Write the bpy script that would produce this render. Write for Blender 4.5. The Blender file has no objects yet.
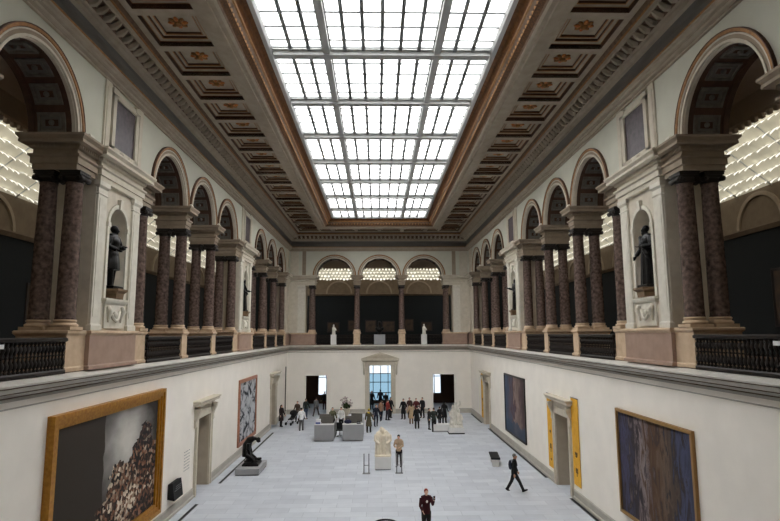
import bpy, bmesh, math, random
from mathutils import Matrix, Vector
random.seed(7)
PI = math.pi
sc = bpy.context.scene
COL = sc.collection
HW, YB, YN = 8.6, 52.9, -1.5           # hall half width, far wall, near wall
ZF2 = 6.32                              # gallery floor

# ------------------------------------------------------------------ materials
def lin(c):
    return tuple(((v / 255) / 12.92 if v / 255 <= .04045 else ((v / 255 + .055) / 1.055) ** 2.4) for v in c) + (1,)

MATS = {}
def mat(name, rgb, rough=.7, metal=0., rgb2=None, scale=3., detail=4., spec=.3, ramp=(.35, .7), bump=0.):
    m = bpy.data.materials.new(name); m.use_nodes = True
    nt = m.node_tree; b = nt.nodes['Principled BSDF']
    b.inputs['Roughness'].default_value = rough; b.inputs['Metallic'].default_value = metal
    b.inputs['Specular IOR Level'].default_value = spec
    tc = nt.nodes.new('ShaderNodeTexCoord'); n = nt.nodes.new('ShaderNodeTexNoise')
    n.inputs['Scale'].default_value = scale; n.inputs['Detail'].default_value = detail
    nt.links.new(tc.outputs['Object'], n.inputs['Vector'])
    r = nt.nodes.new('ShaderNodeValToRGB'); r.color_ramp.elements[0].position, r.color_ramp.elements[1].position = ramp
    c = lin(rgb); c2 = lin(rgb2) if rgb2 else tuple(min(1, v * 1.06) for v in c[:3]) + (1,)
    r.color_ramp.elements[0].color = c; r.color_ramp.elements[1].color = c2
    nt.links.new(n.outputs['Fac'], r.inputs['Fac']); nt.links.new(r.outputs['Color'], b.inputs['Base Color'])
    if bump:
        bp = nt.nodes.new('ShaderNodeBump'); bp.inputs['Strength'].default_value = bump
        nt.links.new(n.outputs['Fac'], bp.inputs['Height']); nt.links.new(bp.outputs['Normal'], b.inputs['Normal'])
    MATS[name] = m
    return m

M_lower = mat('cream_plaster', (235, 229, 219), .85, scale=1.2)
M_upper = mat('pale_green_plaster', (194, 193, 178), .85, scale=1.5)
M_stone = mat('cream_stone', (204, 195, 178), .7, rgb2=(192, 183, 165), scale=4)
M_stone_b = mat('shaded_cream_stone', (152, 137, 118), .7, rgb2=(140, 125, 107), scale=4)  # darker copy of the cream stone, shade of near faces in its colour
M_brownstone = mat('brown_bracket_stone', (128, 104, 80), .7, rgb2=(110, 88, 66))
M_white = mat('white_stucco', (214, 209, 195), .7, rgb2=(202, 196, 182), scale=5)
M_ledge = mat('grey_ledge_stone', (178, 173, 163), .6, rgb2=(168, 163, 153), scale=3)
M_ledge_top = mat('pale_ledge_top', (206, 202, 194), .6, rgb2=(194, 190, 181), scale=3)  # paler tone for the ledge's sloping top
M_tan = mat('tan_pedestal_stone', (204, 180, 152), .6, rgb2=(188, 162, 134), scale=4)
M_pink = mat('pink_brown_marble', (166, 140, 124), .5, rgb2=(154, 128, 113), scale=3)
M_col = mat('red_brown_marble', (64, 51, 46), .25, rgb2=(142, 120, 111), scale=9, detail=12, spec=.5, ramp=(.3, .92))
M_cap = mat('dark_bronze_capital', (38, 32, 28), .55, .1)
M_gold = mat('gilding', (164, 118, 70), .5, .2, rgb2=(136, 94, 54), scale=8)
M_brown = mat('brown_moulding', (96, 68, 50), .6, rgb2=(80, 55, 40), scale=5)
M_rust = mat('rust_brown_rib', (88, 64, 50), .7, rgb2=(74, 54, 42), scale=5)
M_soff = mat('grey_coffer_plaster', (120, 115, 106), .8, rgb2=(98, 92, 84), scale=6)
M_dkgrey = mat('slate_grey_cove', (110, 107, 101), .8, rgb2=(110, 106, 100), scale=4)
M_ceil = mat('ceiling_plaster', (170, 158, 140), .8, rgb2=(158, 146, 128), scale=3)
M_ceil_d = mat('ceiling_brown_plaster', (120, 98, 80), .8, rgb2=(100, 80, 64), scale=6)
M_purple = mat('purple_marble', (58, 48, 52), .4, rgb2=(86, 74, 78), scale=5, detail=8)
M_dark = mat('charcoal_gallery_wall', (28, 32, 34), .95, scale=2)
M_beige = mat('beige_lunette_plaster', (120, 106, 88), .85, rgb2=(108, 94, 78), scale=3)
M_vault = mat('brown_vault_plaster', (158, 140, 122), .85, scale=3)
M_wood = mat('parquet', (92, 62, 42), .6, rgb2=(74, 48, 32), scale=6)
M_iron = mat('black_iron', (22, 19, 18), .5, .2, rgb2=(40, 30, 24), scale=9)
M_bronze = mat('black_bronze', (20, 20, 21), .35, .5, rgb2=(36, 34, 32), scale=6)
M_marble = mat('white_marble', (226, 222, 212), .5, rgb2=(208, 202, 190), scale=5)
M_cmarble = mat('cream_marble', (232, 222, 202), .5, rgb2=(214, 202, 180), scale=5)
M_gplinth = mat('grey_plinth_paint', (150, 150, 151), .7, scale=3)
M_lplinth = mat('light_grey_plinth_paint', (216, 215, 212), .7, scale=3)
M_shadowgap = mat('black_rubber', (24, 24, 26), .7)
M_frame = mat('gilt_frame', (182, 130, 48), .4, .3, rgb2=(154, 104, 32), scale=9)
M_frame_r = mat('copper_frame', (176, 122, 96), .5, .1, rgb2=(150, 100, 78), scale=9)
M_frame_b = mat('thin_brass_frame', (150, 116, 70), .5, .2)
M_frame_k = mat('dark_wood_frame', (40, 34, 32), .5)
M_yellow = mat('yellow_banner_cloth', (226, 172, 58), .8, rgb2=(212, 158, 46), scale=4)
M_ink = mat('dark_ink', (52, 40, 34), .8)
M_greytext = mat('pale_grey_lettering', (168, 166, 162), .8)
M_steel = mat('grey_steel', (120, 120, 122), .4, .7)
M_bar = mat('pale_grey_glazing_bar', (190, 191, 189), .6, scale=3)
M_barfine = mat('fine_glazing_bar', (140, 143, 143), .6)
M_door = mat('taupe_door_paint', (182, 170, 152), .6, rgb2=(172, 160, 142), scale=2)
M_screen = mat('dark_screen', (28, 30, 34), .25, spec=.6)
M_plastic = mat('white_plastic', (224, 224, 226), .5)
M_leaf = mat('green_leaves', (60, 74, 44), .7, rgb2=(86, 98, 60), scale=9)
M_petal = mat('dried_pink_blossom', (172, 150, 146), .8, rgb2=(206, 196, 190), scale=20)
M_red = mat('red_rosette', (176, 88, 52), .5, rgb2=(210, 150, 76), scale=14)

def floor_material():
    m = bpy.data.materials.new('pale_marble_slabs'); m.use_nodes = True; nt = m.node_tree
    b = nt.nodes['Principled BSDF']; b.inputs['Roughness'].default_value = .42; b.inputs['Specular IOR Level'].default_value = .3
    tc = nt.nodes.new('ShaderNodeTexCoord'); br = nt.nodes.new('ShaderNodeTexBrick')
    mp = nt.nodes.new('ShaderNodeMapping'); mp.inputs['Scale'].default_value = (1, 1, 1)
    nt.links.new(tc.outputs['Object'], mp.inputs['Vector']); nt.links.new(mp.outputs['Vector'], br.inputs['Vector'])
    br.inputs['Scale'].default_value = 1; br.inputs['Brick Width'].default_value = 1.3; br.inputs['Row Height'].default_value = .62
    br.inputs['Mortar Size'].default_value = .012; br.inputs['Bias'].default_value = 0
    br.inputs['Color1'].default_value = lin((186, 191, 200)); br.inputs['Color2'].default_value = lin((202, 207, 214)); br.inputs['Mortar'].default_value = lin((170, 175, 184))
    n = nt.nodes.new('ShaderNodeTexNoise'); n.inputs['Scale'].default_value = 1.6; n.inputs['Detail'].default_value = 7
    nt.links.new(tc.outputs['Object'], n.inputs['Vector'])
    mx = nt.nodes.new('ShaderNodeMix'); mx.data_type = 'RGBA'; mx.blend_type = 'MULTIPLY'; mx.inputs[0].default_value = .35
    r = nt.nodes.new('ShaderNodeValToRGB'); r.color_ramp.elements[0].position = .35; r.color_ramp.elements[0].color = (.76, .77, .79, 1); r.color_ramp.elements[1].position = .65
    nt.links.new(n.outputs['Fac'], r.inputs['Fac']); nt.links.new(br.outputs['Color'], mx.inputs[6]); nt.links.new(r.outputs['Color'], mx.inputs[7])
    nt.links.new(mx.outputs[2], b.inputs['Base Color'])
    return m
M_floor = floor_material()

def glass_material(name, tint, keep):
    m = bpy.data.materials.new(name); m.use_nodes = True; nt = m.node_tree; nt.nodes.clear()
    o = nt.nodes.new('ShaderNodeOutputMaterial'); t = nt.nodes.new('ShaderNodeBsdfTransparent'); d = nt.nodes.new('ShaderNodeBsdfTranslucent')
    t.inputs['Color'].default_value = tint + (1,); d.inputs['Color'].default_value = tint + (1,)
    x = nt.nodes.new('ShaderNodeMixShader'); x.inputs[0].default_value = keep
    nt.links.new(t.outputs[0], x.inputs[1]); nt.links.new(d.outputs[0], x.inputs[2]); nt.links.new(x.outputs[0], o.inputs[0])
    return m
M_glass = glass_material('frosted_roof_glass', (.97, .985, 1.), .2)
M_glass_b = glass_material('bluish_dimming_glass', (.36, .39, .42), .05)  # tint darkened to stand in for a dim space beyond
M_glass_t = glass_material('teal_dimming_glass', (.2, .26, .3), .05)  # lower glass, darker still, the dimness behind put into its tint

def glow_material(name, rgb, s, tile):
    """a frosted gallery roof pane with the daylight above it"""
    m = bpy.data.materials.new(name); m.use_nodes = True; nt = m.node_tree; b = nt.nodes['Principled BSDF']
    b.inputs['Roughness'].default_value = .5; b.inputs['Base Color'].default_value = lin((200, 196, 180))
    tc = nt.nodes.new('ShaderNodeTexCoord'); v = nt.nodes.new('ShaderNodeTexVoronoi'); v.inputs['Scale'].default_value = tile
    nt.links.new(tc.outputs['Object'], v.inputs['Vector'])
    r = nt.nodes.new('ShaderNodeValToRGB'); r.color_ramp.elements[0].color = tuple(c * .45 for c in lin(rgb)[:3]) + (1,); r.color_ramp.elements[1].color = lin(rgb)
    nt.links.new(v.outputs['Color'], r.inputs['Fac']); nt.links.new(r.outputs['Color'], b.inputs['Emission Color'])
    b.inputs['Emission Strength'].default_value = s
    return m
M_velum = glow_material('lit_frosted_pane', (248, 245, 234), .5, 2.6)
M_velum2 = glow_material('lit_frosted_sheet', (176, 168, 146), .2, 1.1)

# ------------------------------------------------------------------ mesh builder
class MB:
    def __init__(s, M=None): s.v, s.f, s.m, s.sm, s.M = [], [], [], [], M
    def add(s, vs, fs, mi=0, smooth=False):
        b = len(s.v)
        s.v += [tuple(s.M(*p)) if s.M else tuple(p) for p in vs]
        for k, f in enumerate(fs):
            s.f.append([b + i for i in f]); s.m.append(mi[k] if isinstance(mi, list) else mi); s.sm.append(smooth)
        return s
    def box(s, x0, x1, y0, y1, z0, z1, mi=0):
        return s.add([(x, y, z) for z in (z0, z1) for y in (y0, y1) for x in (x0, x1)],
                     [(0, 1, 3, 2), (4, 5, 7, 6), (0, 1, 5, 4), (2, 3, 7, 6), (0, 2, 6, 4), (1, 3, 7, 5)], mi)
    def obox(s, T, sx, sy, sz, mi=0):
        vs = [T @ Vector((x, y, z)) for z in (-sz / 2, sz / 2) for y in (-sy / 2, sy / 2) for x in (-sx / 2, sx / 2)]
        return s.add(vs, [(0, 1, 3, 2), (4, 5, 7, 6), (0, 1, 5, 4), (2, 3, 7, 6), (0, 2, 6, 4), (1, 3, 7, 5)], mi)
    def rl(s, x0, x1, y0, y1, prof, mi=0, caps=(1, 1)):
        """rectangle lathe: prof = [(offset outward, z), ...]"""
        vs, fs, ms = [], [], []
        for o, z in prof: vs += [(x0 - o, y0 - o, z), (x1 + o, y0 - o, z), (x1 + o, y1 + o, z), (x0 - o, y1 + o, z)]
        for k in range(len(prof) - 1):
            for j in range(4):
                fs.append((4 * k + j, 4 * k + (j + 1) % 4, 4 * k + 4 + (j + 1) % 4, 4 * k + 4 + j)); ms.append(mi[k] if isinstance(mi, list) else mi)
        e = 4 * (len(prof) - 1)
        if caps[0]: fs.append((3, 2, 1, 0)); ms.append(ms[0])
        if caps[1]: fs.append((e, e + 1, e + 2, e + 3)); ms.append(ms[-1])
        return s.add(vs, fs, ms)
    def lathe(s, cx, cy, prof, n=24, mi=0, fold=0., nf=7, ph=0., sx=1., sy=1., caps=True, smooth=True):
        vs, fs = [], []
        for k, (r, z) in enumerate(prof):
            for j in range(n):
                a = 2 * PI * j / n; q = r * (1 + fold * math.sin(nf * a + ph + z * .8))
                vs.append((cx + sx * q * math.cos(a), cy + sy * q * math.sin(a), z))
        for k in range(len(prof) - 1):
            for j in range(n): fs.append((k * n + j, k * n + (j + 1) % n, (k + 1) * n + (j + 1) % n, (k + 1) * n + j))
        s.add(vs, fs, mi, smooth)
        if caps:
            s.add(vs[:n], [tuple(range(n))[::-1]], mi); s.add(vs[-n:], [tuple(range(n))], mi)
        return s
    def tube(s, pts, rad, n=8, mi=0, smooth=True):
        pts = [Vector(p) for p in pts]; rad = rad if isinstance(rad, (list, tuple)) else [rad] * len(pts)
        vs, fs = [], []; ref = None
        for k, p in enumerate(pts):
            d = (pts[min(k + 1, len(pts) - 1)] - pts[max(k - 1, 0)]).normalized()
            if ref is None: ref = Vector((0, 0, 1)) if abs(d.z) < .9 else Vector((1, 0, 0))
            u = d.cross(ref); u = u.normalized() if u.length > 1e-5 else d.orthogonal().normalized()
            w = u.cross(d).normalized(); ref = w
            for j in range(n):
                a = 2 * PI * j / n; vs.append(p + (u * math.cos(a) + w * math.sin(a)) * rad[k])
        for k in range(len(pts) - 1):
            for j in range(n): fs.append((k * n + j, k * n + (j + 1) % n, (k + 1) * n + (j + 1) % n, (k + 1) * n + j))
        fs += [tuple(range(n))[::-1], tuple(range((len(pts) - 1) * n, len(pts) * n))]
        return s.add(vs, fs, mi, smooth)
    def ell(s, c, r, n=14, m=9, mi=0, T=None):
        vs, fs = [], []
        for i in range(m + 1):
            t = PI * i / m
            for j in range(n):
                a = 2 * PI * j / n; p = Vector((r[0] * math.sin(t) * math.cos(a), r[1] * math.sin(t) * math.sin(a), r[2] * math.cos(t)))
                if T: p = T @ p
                vs.append(p + Vector(c))
        for i in range(m):
            for j in range(n): fs.append((i * n + j, i * n + (j + 1) % n, (i + 1) * n + (j + 1) % n, (i + 1) * n + j))
        return s.add(vs, fs, mi, True)
    def loop(s, prof, mi=0, yn=YN):
        """rectangular ring sweep round the hall: prof = [(half width, z), ...]"""
        vs, fs, ms = [], [], []
        for a, z in prof:
            g = HW - a
            vs += [(-a, yn + g, z), (a, yn + g, z), (a, YB - g, z), (-a, YB - g, z)]
        for k in range(len(prof) - 1):
            for j in range(4):
                fs.append((4 * k + j, 4 * k + (j + 1) % 4, 4 * k + 4 + (j + 1) % 4, 4 * k + 4 + j)); ms.append(mi[k] if isinstance(mi, list) else mi)
        return s.add(vs, fs, ms)
    def arcband(s, x0, x1, yc, zc, r0, r1, a0=0., a1=PI, n=28, mi=0):
        """part of a ring standing in the local y-z plane, from depth x0 to x1"""
        vs, fs = [], []
        for k in range(n + 1):
            a = a0 + (a1 - a0) * k / n; c, q = math.cos(a), math.sin(a)
            vs += [(x0, yc + r0 * c, zc + r0 * q), (x0, yc + r1 * c, zc + r1 * q), (x1, yc + r1 * c, zc + r1 * q), (x1, yc + r0 * c, zc + r0 * q)]
        for k in range(n):
            for j in range(4): fs.append((4 * k + j, 4 * k + (j + 1) % 4, 4 * k + 4 + (j + 1) % 4, 4 * k + 4 + j))
        fs += [(0, 1, 2, 3), (4 * n, 4 * n + 1, 4 * n + 2, 4 * n + 3)]
        return s.add(vs, fs, mi)
    def archpanel(s, x, y0, y1, zb, zt, yc, zc, r, mi=0, n=28):
        """flat sheet at depth x with a round-headed opening (open from zb up)"""
        vs, fs = [], []
        for k in range(n + 1):
            a = PI * k / n; yy = yc - r * math.cos(a)
            vs += [(x, yy, zc + r * math.sin(a)), (x, yy, zt)]
        for k in range(n): fs.append((2 * k, 2 * k + 2, 2 * k + 3, 2 * k + 1))
        s.add(vs, fs, mi)
        if yc - r > y0 + 1e-4: s.add([(x, y0, zb), (x, yc - r, zb), (x, yc - r, zt), (x, y0, zt)], [(0, 1, 2, 3)], mi)
        if yc + r < y1 - 1e-4: s.add([(x, yc + r, zb), (x, y1, zb), (x, y1, zt), (x, yc + r, zt)], [(0, 1, 2, 3)], mi)
        return s
    def mesh(s, name, mats):
        me = bpy.data.meshes.new(name); me.from_pydata(s.v, [], s.f)
        for m in (mats if isinstance(mats, (list, tuple)) else [mats]): me.materials.append(m)
        me.polygons.foreach_set('material_index', s.m); me.polygons.foreach_set('use_smooth', s.sm)
        bm = bmesh.new(); bm.from_mesh(me); bmesh.ops.remove_doubles(bm, verts=bm.verts, dist=1e-5)
        bmesh.ops.recalc_face_normals(bm, faces=bm.faces); bm.to_mesh(me); bm.free(); me.update()
        return me
    def build(s, name, mats, parent=None):
        o = bpy.data.objects.new(name, s.mesh(name, mats)); COL.objects.link(o)
        if parent: o.parent = parent
        return o

ML = lambda x, y, z: (-x, y, z)
MR = lambda x, y, z: (x, y, z)
MBK = lambda x, y, z: (y, YB + x - HW, z)
SIDES = {'left': ML, 'right': MR}
LABELS = {}
def tag(o, label, cat, group=None):
    o['label'] = label; o['category'] = cat
    if group: o['group'] = group
    LABELS.setdefault(label, []).append(o.name)
    return o
def thing(name, label, cat, loc=(0, 0, 0), rz=0., group=None):
    o = bpy.data.objects.new(name, None); COL.objects.link(o); o.location = loc; o.rotation_euler = (0, 0, rz); o.empty_display_size = .2
    return tag(o, label, cat, group)
def struct(mb, name, mats, parent=None):
    o = mb.build(name, mats, parent)
    if not parent: o['kind'] = 'structure'
    return o
def sempty(name):
    o = bpy.data.objects.new(name, None); COL.objects.link(o); o['kind'] = 'structure'; return o
def dup(root, loc, rz=0., label=None, group=None):
    r = root.copy(); COL.objects.link(r); r.location = loc; r.rotation_euler = (0, 0, rz)
    for ch in list(root.children):
        c = ch.copy(); COL.objects.link(c); c.parent = r
        for g in list(ch.children):
            d = g.copy(); COL.objects.link(d); d.parent = c
    if label: tag(r, label, root['category'], group or root.get('group'))
    return r
ORD = ['first', 'second', 'third', 'fourth', 'fifth', 'sixth', 'seventh']

# ------------------------------------------------------------------ figures (people and statues)
PEND = []
def remesh_later(mb, name, mats, parent, voxel, smooth=2):
    o = mb.build(name, mats, parent)
    r = o.modifiers.new('r', 'REMESH'); r.mode = 'VOXEL'; r.voxel_size = voxel
    sm = o.modifiers.new('s', 'SMOOTH'); sm.iterations = smooth; sm.factor = .5
    PEND.append(o); return o
def flush():
    bpy.context.view_layer.update(); dg = bpy.context.evaluated_depsgraph_get(); out = []
    for o in PEND:
        me = bpy.data.meshes.new_from_object(o.evaluated_get(dg))
        for p in me.polygons: p.use_smooth = True
        out.append((o, me))
    for o, me in out:
        nm = o.data.name; old = o.data; o.modifiers.clear(); o.data = me; bpy.data.meshes.remove(old); me.name = nm
    PEND.clear()

def rx(a): return Matrix.Rotation(a, 3, 'X')
class Pose:
    """joint positions of a standing adult of height 1.75, facing -Y; angles in degrees, forward positive"""
    def __init__(s, legs=((4, 2), (-4, 2)), arms=((8, 14, 20), (4, 14, 20)), lean=2, head=(0, 0), pelvis=.93, spread=.09, inward=(0, 0)):
        D = math.radians
        s.pel = Vector((0, 0, pelvis)); L = Matrix.Rotation(D(lean), 3, 'X')
        up = lambda x, y, z: s.pel + L @ Vector((x, y, z))
        s.chest, s.neck = up(0, .0, .32), up(0, .015, .53)
        hl = Matrix.Rotation(D(lean * .4 + head[0]), 3, 'X')
        s.hl = Matrix.Rotation(D(head[1]), 3, 'Z') @ hl
        s.head = s.neck + hl @ Vector((0, -.02, .155))
        s.leg, s.arm = [], []
        for k, sg in ((0, -1), (1, 1)):
            hip = s.pel + Vector((sg * spread, 0, -.03)); t, kb = legs[k]
            knee = hip + Matrix.Rotation(D(-t), 3, 'X') @ Vector((sg * .015, 0, -.43))
            ank = knee + Matrix.Rotation(D(-t + kb), 3, 'X') @ Vector((sg * .005, 0, -.40))
            s.leg.append((hip, knee, ank, D(-t + kb)))
            sh = up(sg * .185, .01, .475); f, ab, eb = arms[k]
            dirn = Matrix.Rotation(D(-f), 3, 'X') @ (Matrix.Rotation(D(-sg * ab), 3, 'Y') @ Vector((0, 0, -1)))
            el = sh + dirn * .29
            d2 = Matrix.Rotation(D(-f - eb), 3, 'X') @ (Matrix.Rotation(D(-sg * (ab - inward[k])), 3, 'Y') @ Vector((0, 0, -1)))
            wr = el + d2 * .25
            s.arm.append((sh, el, wr, d2))
def hand(mb, wr, d, sg, r=.011):
    d = d.normalized(); side = Vector((0, -1, 0)) - d * d.dot(Vector((0, -1, 0)))
    side = side.normalized() if side.length > .15 else Vector((sg, 0, 0))
    n = d.cross(side).normalized() * sg
    palm = wr + d * .05
    T = Matrix((side, n, d)).transposed()
    mb.ell(palm, (.042, .018, .055), 10, 7, 0, T)
    for k, (o, ln) in enumerate(((.03, .07), (.01, .08), (-.01, .075), (-.03, .058))):
        a = palm + side * o + d * .03; b = a + d * ln * .6; c = b + d * ln * .35 + n * .02
        mb.tube([a, b, c], [r, r * .95, r * .8], 6)
    a = wr + d * .025 + side * .03
    mb.tube([a, a + side * .03 + d * .035, a + side * .035 + d * .068 + n * .012], [r * 1.15, r * 1.05, r * .85], 6)
def headshape(mb, P, ears=True):
    H = P.head; R = P.hl
    mb.ell(H + R @ Vector((0, .012, .025)), (.074, .092, .098), 14, 10, 0, R)
    mb.ell(H + R @ Vector((0, -.028, -.045)), (.055, .062, .07), 12, 8, 0, R)
    mb.tube([H + R @ Vector((0, -.088, .03)), H + R @ Vector((0, -.108, -.015)), H + R @ Vector((0, -.088, -.022))], [.010, .017, .010], 6)
    mb.ell(H + R @ Vector((0, -.086, -.052)), (.022, .012, .009), 8, 5, 0, R)
    for sg in (-1, 1):
        mb.ell(H + R @ Vector((sg * .03, -.078, .022)), (.016, .013, .011), 8, 5, 0, R)
        if ears: mb.ell(H + R @ Vector((sg * .078, .01, 0)), (.012, .022, .034), 8, 6, 0, R)
    mb.tube([P.neck + Vector((0, .01, -.05)), P.neck, H + R @ Vector((0, .02, -.06))], [.07, .056, .054], 10)
def torso(mb, P, g=0., wid=1., hem=None):
    a, b, c = P.pel, P.chest, P.neck
    mb.ell(a + (b - a) * .02, (.16 * wid + g, .115 + g, .15), 14, 8)
    mb.ell(a + (b - a) * .55, (.145 * wid + g, .105 + g, .2), 14, 8)
    mb.ell(b + (c - b) * .15, (.17 * wid + g, .115 + g, .2), 14, 8)
    mb.tube([P.arm[0][0], (P.arm[0][0] + P.arm[1][0]) / 2 + Vector((0, 0, .035)), P.arm[1][0]], [.062 + g, .075 + g, .062 + g], 10)
def body(mb, P):
    torso(mb, P); headshape(mb, P)
    for k, sg in ((0, -1), (1, 1)):
        h, kn, an, aa = P.leg[k]
        mb.tube([h, h + (kn - h) * .45, kn, kn + (an - kn) * .3, an], [.088, .078, .054, .056, .037], 10)
        ft = Matrix.Rotation(max(-.5, min(.6, aa)), 3, 'X')
        mb.tube([an + ft @ Vector((0, .05, -.035)), an + ft @ Vector((0, -.03, -.03)), an + ft @ Vector((0, -.15, -.052))], [.028, .034, .02], 8)
        s_, e, w, d = P.arm[k]
        mb.tube([s_, s_ + (e - s_) * .4, e, e + (w - e) * .35, w], [.055, .048, .038, .039, .026], 10)
        hand(mb, w, d, sg)
def sleeves(mb, P, g=.012, full=True):
    for k in (0, 1):
        s_, e, w, d = P.arm[k]
        pts = [s_, s_ + (e - s_) * .5, e] + ([e + (w - e) * .5, w - d.normalized() * .01] if full else [])
        mb.tube(pts, [.062 + g, .055 + g, .045 + g] + ([.042 + g, .036 + g] if full else []), 10)
def trousers(mb, P, g=.012):
    mb.ell(P.pel + Vector((0, .005, -.01)), (.165 + g, .125 + g, .13), 14, 8)
    for k in (0, 1):
        h, kn, an, aa = P.leg[k]
        mb.tube([h, h + (kn - h) * .45, kn, kn + (an - kn) * .5, an + (an - kn) * .02], [.095 + g, .086 + g, .064 + g, .06 + g, .054 + g], 10)
def coat_skirt(mb, P, zlow, flare=.24, g=.02):
    top = P.chest.z - .12; mb.lathe(P.pel.x, P.pel.y + .005, [(.13 + g, top), (.155 + g, P.pel.z + .02), ((.165 + flare) / 2 + g, (P.pel.z + zlow) / 2), (flare, zlow)], 18, 0, .03, 6, sy=.78)
def shoes(P, mat_, parent):
    for k in (0, 1):
        an, aa = P.leg[k][2], P.leg[k][3]; m = MB()
        tilt = Matrix.Rotation(max(-.5, min(.6, aa)), 3, 'X')
        q = lambda v: an + tilt @ Vector(v)
        m.tube([q((0, .075, -.04)), q((0, .03, -.035)), q((0, -.07, -.045)), q((0, -.19, -.058))], [.034, .05, .046, .03], 10)
        m.build('shoe', mat_, parent)
SKIN = [mat('skin_light', (214, 170, 146), .6), mat('skin_tan', (186, 138, 112), .6), mat('skin_dark', (110, 76, 58), .6)]
HAIRC = {k: mat('hair_' + k, v, .6, rgb2=tuple(int(c * .8) for c in v), scale=30) for k, v in dict(black=(26, 22, 20), brown=(62, 44, 32), grey=(128, 124, 120), blond=(176, 144, 96), white=(206, 200, 194), red=(156, 60, 48)).items()}
CLOTH = {}
def cloth(rgb):
    if rgb not in CLOTH: CLOTH[rgb] = mat('cloth_%d_%d_%d' % rgb, rgb, .85, rgb2=tuple(min(255, int(c * 1.12) + 3) for c in rgb), scale=6)
    return CLOTH[rgb]
NAVY, BLACK, GREY, BEIGE = (28, 32, 46), (24, 23, 24), (104, 104, 106), (176, 152, 122)
def person(x, y, face, label, top=BLACK, low=BLACK, shoe=BLACK, hair='brown', H=1.73, pose=None, style='jacket', skin=0, long_hair=False, z=0., voxel=.016, hood=None, bag=None, scarf=None, hat=None, badge=None, phone=False):
    """face: heading in degrees, 0 looks towards the camera, 90 looks right"""
    P = pose or Pose(); t = thing('person', label, 'person', (x, y, z), math.radians(face)); t.scale = (H / 1.75,) * 3
    low_z = min(P.leg[0][2].z, P.leg[1][2].z) - .095
    t.location.z = z - low_z * H / 1.75
    m = MB(); body(m, P); remesh_later(m, 'body', SKIN[skin], t, voxel)
    m = MB(); torso(m, P, .016); sleeves(m, P)
    if style == 'coat': coat_skirt(m, P, P.pel.z - .48, .23)
    elif style == 'dress': coat_skirt(m, P, P.pel.z - .35, .25)
    else: m.lathe(P.pel.x, P.pel.y + .004, [(.15, P.pel.z + .22), (.172, P.pel.z + .02), (.178, P.pel.z - .1)], 16, 0, 0, 5, sy=.8)
    remesh_later(m, {'coat': 'coat', 'dress': 'dress'}.get(style, 'jacket'), cloth(top), t, voxel)
    m = MB(); trousers(m, P); remesh_later(m, 'trousers', cloth(low), t, voxel)
    shoes(P, cloth(shoe), t)
    m = MB(); Hh = P.head; R = P.hl
    m.ell(Hh + R @ Vector((0, .026, .045)), (.083, .094, .094), 14, 9, 0, R)
    if long_hair: m.tube([Hh + R @ Vector((0, .06, .03)), Hh + R @ Vector((0, .085, -.08)), Hh + R @ Vector((0, .08, -.2))], [.07, .085, .06], 10)
    remesh_later(m, 'hair', HAIRC[hair], t, voxel)
    if hat:
        m = MB(); m.ell(Hh + R @ Vector((0, .012, .06)), (.09, .104, .085), 14, 8, 0, R); m.build('hat', cloth(hat), t)
    if scarf:
        m = MB(); c = P.neck + Vector((0, -.005, -.005))
        m.tube([c + Vector((.085 * math.cos(a), .085 * math.sin(a), .012 * math.sin(2 * a))) for a in [2 * PI * k / 14 for k in range(15)]], .042, 8)
        m.tube([c + Vector((.03, -.1, 0)), c + Vector((.04, -.14, -.15)), c + Vector((.03, -.14, -.3))], [.04, .045, .04], 8); m.build('scarf', cloth(scarf), t)
    if bag:
        m = MB(); c = P.chest + Vector((0, .2, -.02)); m.ell(c, (.15, .085, .22), 14, 9)
        b = m.build('backpack', cloth(bag), t); m = MB()
        for sg in (-1, 1): m.tube([c + Vector((sg * .1, -.02, .2)), P.neck + Vector((sg * .11, 0, -.03)), P.chest + Vector((sg * .12, -.13, 0)), c + Vector((sg * .1, -.04, -.16))], .016, 6)
        m.build('strap', cloth(bag), b)
    if badge:
        m = MB(); m.ell(P.chest + Vector((0, -.14, .05)), (.04, .012, .05), 10, 6); m.build('badge', cloth(badge), t)
    if phone:
        w, d = P.arm[1][2], P.arm[1][3].normalized(); m = MB(); T = Matrix.Translation(w + d * .11 + Vector((0, -.025, .02))); m.obox(T, .075, .012, .15); m.build('phone', M_screen, t)
    return t

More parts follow.
